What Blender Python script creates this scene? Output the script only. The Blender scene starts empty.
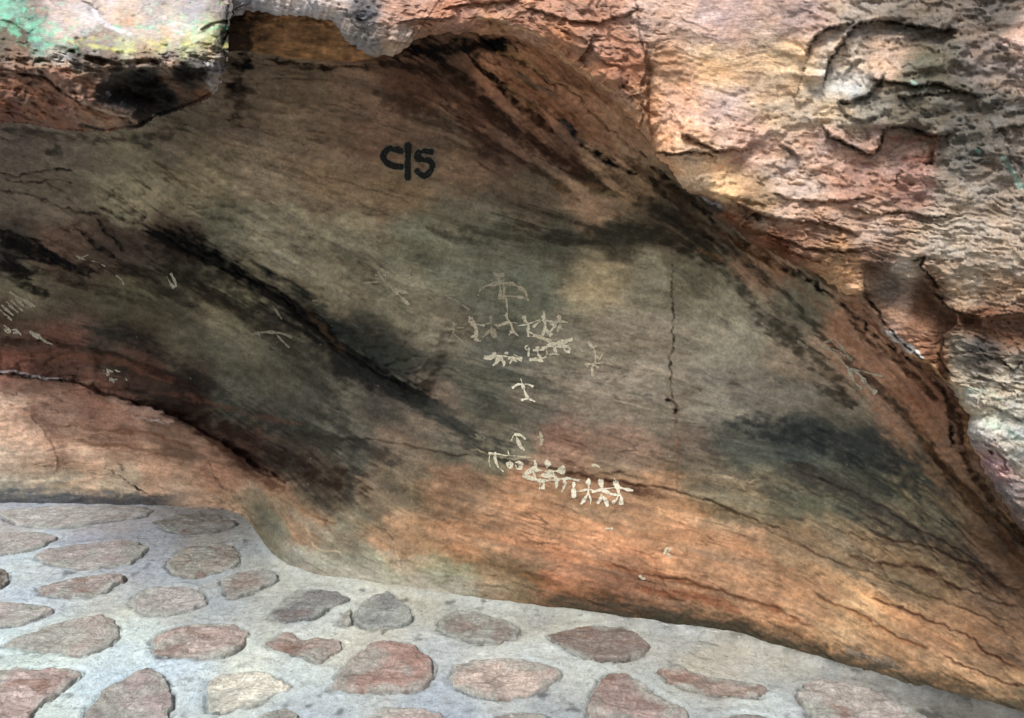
import bpy, math, random
import numpy as np
# ------------------------------------------------------------------ basics
rad = math.radians
C = bpy.context.scene.collection
EYE = np.array([0.0, 0.0, 1.5]); PITCH = rad(12.0); FOC = 745.0
CP, SP = math.cos(PITCH), math.sin(PITCH)
rng = np.random.default_rng(7)

def ray(px, py):
    x = (np.asarray(px, float) - 512.0) / FOC; y = -(np.asarray(py, float) - 359.0) / FOC
    return x, CP + y * SP, -SP + y * CP
def at(px, py, t):
    """point t metres in front of the eye along the view axis, as X, Y, Z"""
    x, y, z = ray(px, py)
    return np.stack([EYE[0] + x * t, EYE[1] + y * t, EYE[2] + z * t], -1)
def floor_t(px, py):
    return -EYE[2] / ray(px, py)[2]
def floor_at(px, py):
    return at(px, py, floor_t(px, py))
def plan(X, Y, Z=0.0):
    """inverse of at(): world point -> trace coordinates"""
    d = Y; h = Z - EYE[2]
    f = d * CP - h * SP; u = d * SP + h * CP
    f = np.maximum(f, 0.05)
    return 512 + FOC * X / f, 359 - FOC * u / f

# ------------------------------------------------------------------ noise
def perlin(x, y, seed=0):
    r = np.random.default_rng(seed)
    p = r.permutation(1024); ang = r.uniform(0, 2 * np.pi, 1024)
    gx, gy = np.cos(ang), np.sin(ang)
    xi = np.floor(x).astype(np.int64); yi = np.floor(y).astype(np.int64)
    xf = x - xi; yf = y - yi
    u = xf * xf * xf * (xf * (xf * 6 - 15) + 10); v = yf * yf * yf * (yf * (yf * 6 - 15) + 10)
    def g(i, j, dx, dy):
        h = p[(p[(xi + i) & 1023] + yi + j) & 1023]
        return gx[h] * dx + gy[h] * dy
    a = g(0, 0, xf, yf); b = g(1, 0, xf - 1, yf); c = g(0, 1, xf, yf - 1); d = g(1, 1, xf - 1, yf - 1)
    return 1.5 * ((a + u * (b - a)) * (1 - v) + (c + u * (d - c)) * v)
def fbm(x, y, seed=0, o=4, g=0.5):
    s = 0; a = 1; t = 0
    for k in range(o):
        s = s + a * perlin(x * 2 ** k, y * 2 ** k, seed + k); t += a; a *= g
    return s / t
def ridged(x, y, seed=0, o=4):
    s = 0; a = 1; t = 0
    for k in range(o):
        s = s + a * (1 - 2.2 * np.abs(perlin(x * 2 ** k, y * 2 ** k, seed + k))); t += a; a *= 0.55
    return s / t
def sm(a, b, x):
    t = np.clip((x - a) / (b - a), 0, 1); return t * t * (3 - 2 * t)

# ------------------------------------------------------------------ scattered data
class TPS:
    def __init__(s, pts, lam=1e-4):
        P = np.array(pts, float); s.c = P[:, :2] / 300.0; v = P[:, 2]; n = len(P)
        K = s.k(s.c, s.c) + lam * np.eye(n); Q = np.c_[np.ones(n), s.c]
        A = np.zeros((n + 3, n + 3)); A[:n, :n] = K; A[:n, n:] = Q; A[n:, :n] = Q.T
        s.w = np.linalg.solve(A, np.r_[v, 0, 0, 0])
    def k(s, a, b):
        d2 = ((a[:, None, :] - b[None]) ** 2).sum(-1)
        return 0.5 * d2 * np.log(d2 + 1e-9)
    def __call__(s, x, y):
        sh = np.shape(x); q = np.c_[np.ravel(x), np.ravel(y)] / 300.0; out = np.empty(len(q))
        for i in range(0, len(q), 60000):
            b = q[i:i + 60000]; out[i:i + 60000] = s.k(b, s.c) @ s.w[:-3] + s.w[-3] + b @ s.w[-2:]
        return out.reshape(sh)
def shep(ctrl, x, y, e=22.0, pw=2.2):
    ctrl = np.array(ctrl, float); sh = np.shape(x); q = np.c_[np.ravel(x), np.ravel(y)]
    out = np.empty((len(q), ctrl.shape[1] - 2))
    for i in range(0, len(q), 60000):
        b = q[i:i + 60000]
        d2 = ((b[:, None, :] - ctrl[None, :, :2]) ** 2).sum(-1)
        w = 1 / (d2 + e * e) ** pw
        out[i:i + 60000] = (w @ ctrl[:, 2:]) / w.sum(1)[:, None]
    return out.reshape(sh + (ctrl.shape[1] - 2,))
def num(s):
    return [[float(v) for v in r.split()] for r in s.replace('\n', ';').split(';') if r.strip()]
def lin(c):
    c = np.clip(np.asarray(c, float) / 255.0, 0, 1)
    return np.where(c < 0.04045, c / 12.92, ((c + 0.055) / 1.055) ** 2.4)
def curve(pts, n):
    """Catmull-Rom through rows of pts, n samples"""
    P = np.array(pts, float); d = np.r_[0, np.cumsum(np.sqrt((np.diff(P[:, :2], axis=0) ** 2).sum(1)) + 1e-6)]
    s = np.linspace(0, d[-1], n); i = np.clip(np.searchsorted(d, s, 'right') - 1, 0, len(P) - 2)
    t = ((s - d[i]) / (d[i + 1] - d[i]))[:, None]
    p0 = P[np.maximum(i - 1, 0)]; p1 = P[i]; p2 = P[i + 1]; p3 = P[np.minimum(i + 2, len(P) - 1)]
    m1 = (p2 - p0) * 0.5; m2 = (p3 - p1) * 0.5
    cat = (2 * t ** 3 - 3 * t ** 2 + 1) * p1 + (t ** 3 - 2 * t ** 2 + t) * m1 + (-2 * t ** 3 + 3 * t ** 2) * p2 + (t ** 3 - t ** 2) * m2
    return 0.5 * cat + 0.5 * (p1 + (p2 - p1) * t)
def seg_dist(poly, x, y, reach):
    """distance and signed distance (positive on the right-hand / lower side) to a polyline, plus position 0..1 along it"""
    P = np.array(poly, float); D = np.full(x.shape, 1e9); S = np.zeros(x.shape); T = np.zeros(x.shape)
    L = np.r_[0, np.cumsum(np.hypot(*np.diff(P[:, :2], axis=0).T))]
    m = (x > P[:, 0].min() - reach) & (x < P[:, 0].max() + reach) & (y > P[:, 1].min() - reach) & (y < P[:, 1].max() + reach)
    X = x[m]; Y = y[m]; d = np.full(X.shape, 1e9); sg = np.zeros(X.shape); tt = np.zeros(X.shape)
    for k in range(len(P) - 1):
        ax, ay = P[k, :2]; bx, by = P[k + 1, :2]; vx, vy = bx - ax, by - ay; l2 = vx * vx + vy * vy + 1e-9
        t = np.clip(((X - ax) * vx + (Y - ay) * vy) / l2, 0, 1)
        dd = np.hypot(X - ax - t * vx, Y - ay - t * vy); c = vx * (Y - ay) - vy * (X - ax)
        b = dd < d; d[b] = dd[b]; sg[b] = np.sign(c[b]); tt[b] = (L[k] + t[b] * math.sqrt(l2)) / L[-1]
    D[m] = d; S[m] = sg * d; T[m] = tt
    return m, D, S, T
def inside(poly, x, y):
    P = np.array(poly, float); r = np.zeros(x.shape, bool); j = len(P) - 1
    for i in range(len(P)):
        xi, yi, xj, yj = *P[i], *P[j]
        c = ((yi > y) != (yj > y)) & (x < (xj - xi) * (y - yi) / (yj - yi + 1e-12) + xi)
        r ^= c; j = i
    return r

# directional streak noise: a few fixed bedding directions blended by a local angle map
def streak(x, y, angmap, seed, la=90.0, lc=7.0, o=4, kind=fbm):
    out = 0; A = angmap
    base = np.arange(-30, 76, 15)
    for a in base:
        w = np.clip(1 - np.abs(A - a) / 15.0, 0, 1)
        m = w > 0
        if not m.any(): continue
        ca, sa = math.cos(rad(a)), math.sin(rad(a))
        al = x[m] * ca + y[m] * sa; ac = -x[m] * sa + y[m] * ca
        v = np.zeros(x.shape); v[m] = kind(al / la + 31.7, ac / lc + 11.3, seed + int(a) + 40, o)
        out = out + w * v
    return out

def sat(c, k):
    l = (c @ np.array([0.25, 0.6, 0.15]))[..., None]; return np.maximum(l + (c - l) * k, 0.002)
def terrace(n, levels, edge=0.18):
    q = n * levels; f = np.floor(q); return (f + sm(1 - edge, 1.0, q - f)) / levels
def cracks(x, y, A, seed, la, lc, thr, o=3):
    n = streak(x, y, A, seed, la, lc, o); m = sm(0.0, 0.35, streak(x, y, A, seed + 50, la * 0.9, lc * 3.5, 2))
    return (1 - sm(0, thr, np.abs(n))) * m, sm(-thr, thr, n) * m
def apply_strokes(col, H, x, y, wx, wy, strokes, sf=None, gain=1.0):
    """strokes: (points, half width, rgb, strength, ledge height m, ledge decay px)
    ledge > 0: rock above the line stands proud of the rock below it"""
    for k, (pts, hw, rgb, st, led, dec) in enumerate(strokes):
        P = curve(num(pts), 60)[:, :2]
        reach = max(hw * 3, dec * 2.5 if led else 0) + 6
        m, D, S, T = seg_dist(P, wx, wy, reach)
        if not m.any(): continue
        d = D[m]; s = S[m]; t = T[m]
        end = sm(0, 0.08, t) * sm(0, 0.08, 1 - t)
        n = fbm(x[m] / 16, y[m] / 9, 900 + k, 3)
        if rgb is not None:
            w = hw * (1 + 0.7 * n) * (0.35 + 0.65 * end)
            n3 = fbm(x[m] / 11, y[m] / 8, 950 + k, 3)
            if sf is not None: d = d + np.minimum(hw, 12) * 1.15 * sf[m] + (0 if hw < 5 else 1.6 * sf[m])
            d = d + hw * 0.25 * fbm(x[m] / 7, y[m] / 3.5, 970 + k, 3)
            dark = sum(rgb) < 200; st = min(1.0, st * 1.3) if dark else st
            a = st * (1 - sm(0.35, 1.1, d / (w + 0.1))) * np.clip(0.82 + 1.3 * n3, 0.1, 1)
            cc = col[m]; cc += (lin(rgb) * (0.8 if dark else 1.0) - cc) * a[:, None]; col[m] = cc
        if led:
            h = np.where(s < 0, np.exp(-np.abs(s) / dec), 0.0)      # above the line
            h = h * sm(0.0, 1.6, -s) - 0.25 * np.exp(-np.abs(s) / 2.0)
            H[m] += led * gain * h * end * (1 + 0.5 * n)

# ------------------------------------------------------------------ materials
def mat_rock(name, rough=0.8, bump=0.5, spec=0.3, fine=260.0, mott=0.22, stretch=(1, 1, 1), rot=0.0, attr=True, color=(0.3, 0.3, 0.3)):
    m = bpy.data.materials.new(name); m.use_nodes = True; N = m.node_tree.nodes; L = m.node_tree.links
    b = N['Principled BSDF']; b.inputs['Specular IOR Level'].default_value = spec
    tc = N.new('ShaderNodeTexCoord'); mp = N.new('ShaderNodeMapping')
    mp.inputs['Rotation'].default_value = (0, rot, 0); mp.inputs['Scale'].default_value = stretch
    L.new(tc.outputs['Object'], mp.inputs['Vector'])
    def noise(sc, det, rg, vec):
        n = N.new('ShaderNodeTexNoise'); n.inputs['Scale'].default_value = sc; n.inputs['Detail'].default_value = det
        n.inputs['Roughness'].default_value = rg; L.new(vec, n.inputs['Vector']); return n.outputs['Fac']
    n1 = noise(28, 6, 0.65, mp.outputs['Vector']); n2 = noise(fine, 5, 0.78, tc.outputs['Object'])
    def ramp(f, lo, hi, a, c):
        r = N.new('ShaderNodeMapRange'); r.inputs[1].default_value = lo; r.inputs[2].default_value = hi
        r.inputs[3].default_value = a; r.inputs[4].default_value = c; L.new(f, r.inputs[0]); return r.outputs[0]
    def math_(op, a, c):
        q = N.new('ShaderNodeMath'); q.operation = op
        for i, v in enumerate((a, c)):
            if isinstance(v, float): q.inputs[i].default_value = v
            else: L.new(v, q.inputs[i])
        return q.outputs[0]
    f = math_('MULTIPLY', ramp(n1, 0.3, 0.7, 1 - mott, 1 + mott), ramp(n2, 0.34, 0.66, 1 - mott * 1.25, 1 + mott * 1.25))
    # sparse pale mineral grains
    v = N.new('ShaderNodeTexVoronoi'); v.inputs['Scale'].default_value = 90; L.new(tc.outputs['Object'], v.inputs['Vector'])
    g = ramp(v.outputs['Distance'], 0.03, 0.10, 0.55, 0.0)
    n3 = noise(9, 2, 0.5, tc.outputs['Object']); g = math_('MULTIPLY', g, ramp(n3, 0.5, 0.62, 0.0, 1.0))
    sc = N.new('ShaderNodeVectorMath'); sc.operation = 'SCALE'; L.new(f, sc.inputs['Scale'])
    if attr:
        at_ = N.new('ShaderNodeAttribute'); at_.attribute_name = 'Col'; L.new(at_.outputs['Color'], sc.inputs[0])
    else: sc.inputs[0].default_value = color
    mx = N.new('ShaderNodeMix'); mx.data_type = 'RGBA'; L.new(g, mx.inputs[0]); L.new(sc.outputs[0], mx.inputs[6])
    mx.inputs[7].default_value = (0.5, 0.47, 0.4, 1)
    L.new(mx.outputs[2], b.inputs['Base Color'])
    L.new(ramp(n1, 0.3, 0.7, rough - 0.12, rough + 0.1), b.inputs['Roughness'])
    bp = N.new('ShaderNodeBump'); bp.inputs['Strength'].default_value = bump; bp.inputs['Distance'].default_value = 0.010
    L.new(math_('ADD', n1, math_('MULTIPLY', n2, 0.55)), bp.inputs['Height']); L.new(bp.outputs[0], b.inputs['Normal'])
    return m
def mat_paint(name, col, wear=0.5, scale=120.0, rough=0.8, lo=0.35, hi=1.0):
    m = bpy.data.materials.new(name); m.use_nodes = True; N = m.node_tree.nodes; L = m.node_tree.links
    b = N['Principled BSDF']; b.inputs['Roughness'].default_value = rough; b.inputs['Specular IOR Level'].default_value = 0.15
    tc = N.new('ShaderNodeTexCoord')
    n = N.new('ShaderNodeTexNoise'); n.inputs['Scale'].default_value = scale; n.inputs['Detail'].default_value = 4; n.inputs['Roughness'].default_value = 0.65
    L.new(tc.outputs['Object'], n.inputs['Vector'])
    r = N.new('ShaderNodeMapRange'); r.inputs[1].default_value = wear - 0.16; r.inputs[2].default_value = wear + 0.04; r.inputs[3].default_value = lo; r.inputs[4].default_value = hi
    L.new(n.outputs['Fac'], r.inputs[0])
    e = N.new('ShaderNodeAttribute'); e.attribute_name = 'Edge'
    nf = N.new('ShaderNodeTexNoise'); nf.inputs['Scale'].default_value = 230; nf.inputs['Detail'].default_value = 3; L.new(tc.outputs['Object'], nf.inputs['Vector'])
    ad = N.new('ShaderNodeMath'); ad.operation = 'ADD'; L.new(e.outputs['Fac'], ad.inputs[0]); L.new(nf.outputs['Fac'], ad.inputs[1])
    rg = N.new('ShaderNodeMapRange'); rg.inputs[1].default_value = 0.72; rg.inputs[2].default_value = 1.15; L.new(ad.outputs[0], rg.inputs[0])
    q = N.new('ShaderNodeMath'); q.operation = 'MULTIPLY'; L.new(r.outputs[0], q.inputs[0]); L.new(rg.outputs[0], q.inputs[1])
    L.new(q.outputs[0], b.inputs['Alpha'])
    n2 = N.new('ShaderNodeTexNoise'); n2.inputs['Scale'].default_value = 60; L.new(tc.outputs['Object'], n2.inputs['Vector'])
    mx = N.new('ShaderNodeMix'); mx.data_type = 'RGBA'; L.new(n2.outputs['Fac'], mx.inputs[0])
    mx.inputs[6].default_value = (*[c * 0.75 for c in col], 1); mx.inputs[7].default_value = (*[min(1, c * 1.2) for c in col], 1)
    L.new(mx.outputs[2], b.inputs['Base Color'])
    return m

# ------------------------------------------------------------------ mesh builders
def tag(o, label=None, cat=None, group=None, kind=None):
    if label: o['label'] = label
    if cat: o['category'] = cat
    if group: o['group'] = group
    if kind: o['kind'] = kind
    return o
def grid_object(name, V, col, mat, parent=None, wrap=False, attr='Col'):
    """V: n x m x 3 points, one quad per cell"""
    n, m = V.shape[:2]; me = bpy.data.meshes.new(name)
    idx = np.arange(n * m).reshape(n, m)
    if wrap: nxt = np.roll(idx, -1, 1); a, b = idx[:-1], nxt[:-1]; c, d = nxt[1:], idx[1:]
    else: a, b, c, d = idx[:-1, :-1], idx[:-1, 1:], idx[1:, 1:], idx[1:, :-1]
    F = np.stack([a, d, c, b], -1).reshape(-1, 4)
    me.vertices.add(n * m); me.vertices.foreach_set('co', V.reshape(-1).astype(np.float32))
    me.loops.add(F.size); me.loops.foreach_set('vertex_index', F.reshape(-1).astype(np.int32))
    me.polygons.add(len(F)); me.polygons.foreach_set('loop_start', np.arange(0, F.size, 4, dtype=np.int32))
    me.update(calc_edges=True); me.polygons.foreach_set('use_smooth', np.ones(len(F), bool))
    if col is not None:
        if attr == 'Col':
            at_ = me.attributes.new('Col', 'FLOAT_COLOR', 'POINT')
            at_.data.foreach_set('color', np.concatenate([np.clip(col, 0.004, 0.95), np.ones(col.shape[:2] + (1,))], -1).reshape(-1).astype(np.float32))
        else:
            at_ = me.attributes.new(attr, 'FLOAT', 'POINT'); at_.data.foreach_set('value', col.reshape(-1).astype(np.float32))
    me.materials.append(mat)
    o = bpy.data.objects.new(name, me); C.objects.link(o)
    if parent: o.parent = parent
    return o
def spaced(lo, a, b, hi, fine, coarse):
    return np.r_[np.arange(lo, a, coarse), np.arange(a, b, fine), np.arange(b, hi + coarse, coarse)]

# ================================================================== ROCK WALL
BASE = num('''-400 500;-200 500;0 503;60 504;120 505;200 508;240 514;252 527;262 543;275 558;300 572;340 580;380 586;440 595;500 603;560 611;620 619;680 627;720 633;760 644;800 655;850 670;900 685;950 698;1000 712;1060 730;1200 770;1350 812''')
WD = []
for bx, by in BASE:
    t = float(floor_t(bx, by)); WD.append([bx, by, t]); Yb = t * float(ray(bx, by)[1])
    WD.append([bx, by + 70, (Yb + 0.03) / float(ray(bx, by + 70)[1])])
WD += num('''
-400 440 3.7;-200 440 3.65;0 440 3.62;100 440 3.60;180 462 3.58;-200 378 3.55;0 378 3.5;100 384 3.5;180 412 3.42;232 450 3.38
-400 340 3.6;-200 340 3.62;0 345 3.62;100 350 3.52;-400 250 3.3;-200 250 3.35;0 250 3.4;0 170 3.05;-200 150 3.0;0 110 2.8;-200 60 2.75;100 150 2.95;100 100 2.75;100 40 2.6
200 380 3.42;200 300 3.38;200 200 3.05;200 120 2.8;200 60 2.65
300 500 3.12;300 440 3.22;300 360 3.24;300 280 3.12;300 180 2.92;300 100 2.74;300 60 2.62;300 0 2.5;265 500 3.25
400 520 3.0;400 440 3.06;400 350 3.06;400 260 3.0;400 180 2.88;400 100 2.68;400 50 2.5;400 0 2.4
500 540 2.86;500 470 2.92;500 400 2.95;500 300 2.94;500 200 2.82;500 120 2.62;500 50 2.42;500 0 2.35
600 560 2.76;600 500 2.82;600 400 2.86;600 300 2.82;600 220 2.7;600 150 2.5;600 100 2.38;600 20 2.3
700 570 2.64;700 500 2.71;700 400 2.74;700 320 2.68;700 260 2.56;700 200 2.36;700 120 2.3
800 600 2.52;800 520 2.58;800 430 2.6;800 360 2.5;800 300 2.38;800 260 2.28;800 180 2.2
900 630 2.42;900 560 2.46;900 480 2.44;900 420 2.35;900 360 2.25;900 280 2.2
1000 650 2.3;1000 600 2.32;1000 540 2.24;1000 480 2.16;1000 400 2.1
1200 700 2.15;1200 600 2.12;1200 400 2.05;1200 100 2.0;1000 0 2.05;800 -100 2.2;400 -150 2.25;0 -150 2.55''')
wall_rbf = TPS(WD)
WANG = num('''
50 200 22;200 250 38;350 350 38;100 340 15;100 440 4;250 430 32;500 300 5;600 250 0;450 420 22;540 100 42;470 70 38;620 180 42;750 260 45;880 380 45;700 450 10;850 480 25
980 560 42;500 540 15;700 540 20;850 600 28;980 660 28;300 100 5;400 150 12;950 480 50;50 160 20;120 200 26;300 250 30;60 490 0;200 490 5;290 530 60;330 570 20;600 400 8;780 380 20''')
WCOL = num('''
0 150 80 70 60;60 150 84 74 62;120 160 88 80 62;180 140 82 72 56;240 110 82 68 52;300 90 85 70 50;360 100 92 72 54;420 90 76 52 34;440 66 78 56 38;500 75 122 84 50;560 105 115 80 50
610 150 120 96 68;575 140 84 62 46;640 190 100 80 52;530 60 112 78 45;480 110 88 60 40;590 120 110 78 48;620 130 112 84 54
0 200 78 68 56;60 200 82 72 58;130 200 98 90 68;200 190 100 90 66;260 170 106 92 70;330 180 104 86 60;400 190 106 88 60;460 170 102 82 58;460 220 92 86 66;530 200 84 72 54;500 150 84 62 46;590 210 118 94 66;660 210 66 58 42;700 240 76 64 46
430 130 90 72 54;380 140 98 76 56;340 130 92 74 54;300 140 96 80 60
0 250 52 46 38;60 250 78 60 46;120 245 62 50 40;170 240 66 54 42;220 230 82 78 60;280 240 104 96 74;350 240 106 98 74;420 240 90 88 68;480 240 84 82 64;560 240 72 70 54;620 240 64 60 46;700 270 90 86 66;760 270 118 92 66
20 290 90 84 62;60 300 76 68 50;120 300 80 74 50;180 285 66 60 44;240 290 96 88 62;290 320 74 66 50;330 290 110 100 74;400 285 108 102 78;460 280 100 100 80;520 290 96 98 78;600 285 126 114 82;650 280 112 106 84;730 300 114 110 88;800 310 98 92 74;845 335 132 98 68
0 325 82 66 50;60 340 90 62 46;120 350 62 52 40;180 345 92 84 62;240 345 98 92 68;300 350 86 80 60;350 345 62 60 50;385 362 56 56 48;440 330 98 92 74;500 350 84 84 72;560 340 102 96 80;620 340 110 102 84;660 340 118 110 92;730 340 130 124 104;800 360 126 112 90;870 380 136 102 72;920 400 126 88 58
0 360 118 78 60;60 372 100 70 52;150 372 74 52 40;180 395 62 46 36;240 395 92 88 70;300 415 82 80 66;350 410 100 94 76;400 400 82 76 64;430 410 108 94 76;480 400 86 86 72;540 400 98 92 78;600 400 110 100 84;660 400 110 102 86;730 400 122 116 100;790 400 118 112 95;850 410 108 102 84;900 430 132 102 76
0 410 175 135 112;60 415 140 100 78;20 440 172 128 104;90 400 130 84 60;60 450 165 118 92;120 430 146 98 70;180 440 120 82 58;240 450 84 54 40;290 458 74 64 52;350 450 102 94 80;400 460 118 98 78;450 440 95 86 72;500 440 104 96 78;560 448 132 98 78;620 450 124 98 80;690 450 104 88 74;740 440 92 92 82;800 440 72 76 72;860 450 72 72 66;920 470 104 88 70;960 480 124 88 62
0 470 178 140 120;80 470 190 138 108;160 478 188 130 94;220 480 165 106 72;270 485 146 100 68;320 480 94 76 60;380 490 124 98 76;450 490 142 98 72;520 500 178 116 74;600 505 172 116 76;660 500 168 114 76;740 500 134 108 86;800 500 98 88 74;860 500 74 70 64;930 520 96 80 66;990 540 118 80 58
0 480 150 130 118;60 482 160 132 112;120 484 176 140 114;180 500 190 140 110;225 502 205 150 115;245 512 160 130 100
270 530 122 108 88;262 515 118 104 80;300 530 150 108 76;350 545 132 112 90;400 535 172 118 76;460 540 186 118 68;520 540 184 114 68;600 540 200 122 64;680 540 186 120 74;740 550 180 118 76;800 545 158 112 76;860 545 140 104 78;930 560 128 94 68;1000 580 138 92 66
300 565 134 128 116;345 565 144 134 118;380 575 144 136 120;450 582 136 124 104;500 575 150 108 74;520 588 140 104 72;560 580 184 108 62;620 590 150 88 54;700 598 158 100 62;760 600 172 112 72;800 610 188 124 76;860 622 196 136 82;930 640 172 114 72;1000 640 154 104 74;960 672 192 130 78;1010 690 170 120 80
560 600 160 100 62;640 606 158 96 60;720 618 160 104 66;790 628 172 114 72;860 645 180 122 76;900 660 176 120 76;960 682 176 118 74;1024 704 150 106 70
1200 700 130 90 60;1200 500 120 85 60;-200 480 170 125 95;-200 430 150 105 80;-200 300 70 60 45;-200 150 80 70 58;400 20 70 48 28''')
K = (16, 14, 12); BR = (62, 44, 30)
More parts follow.
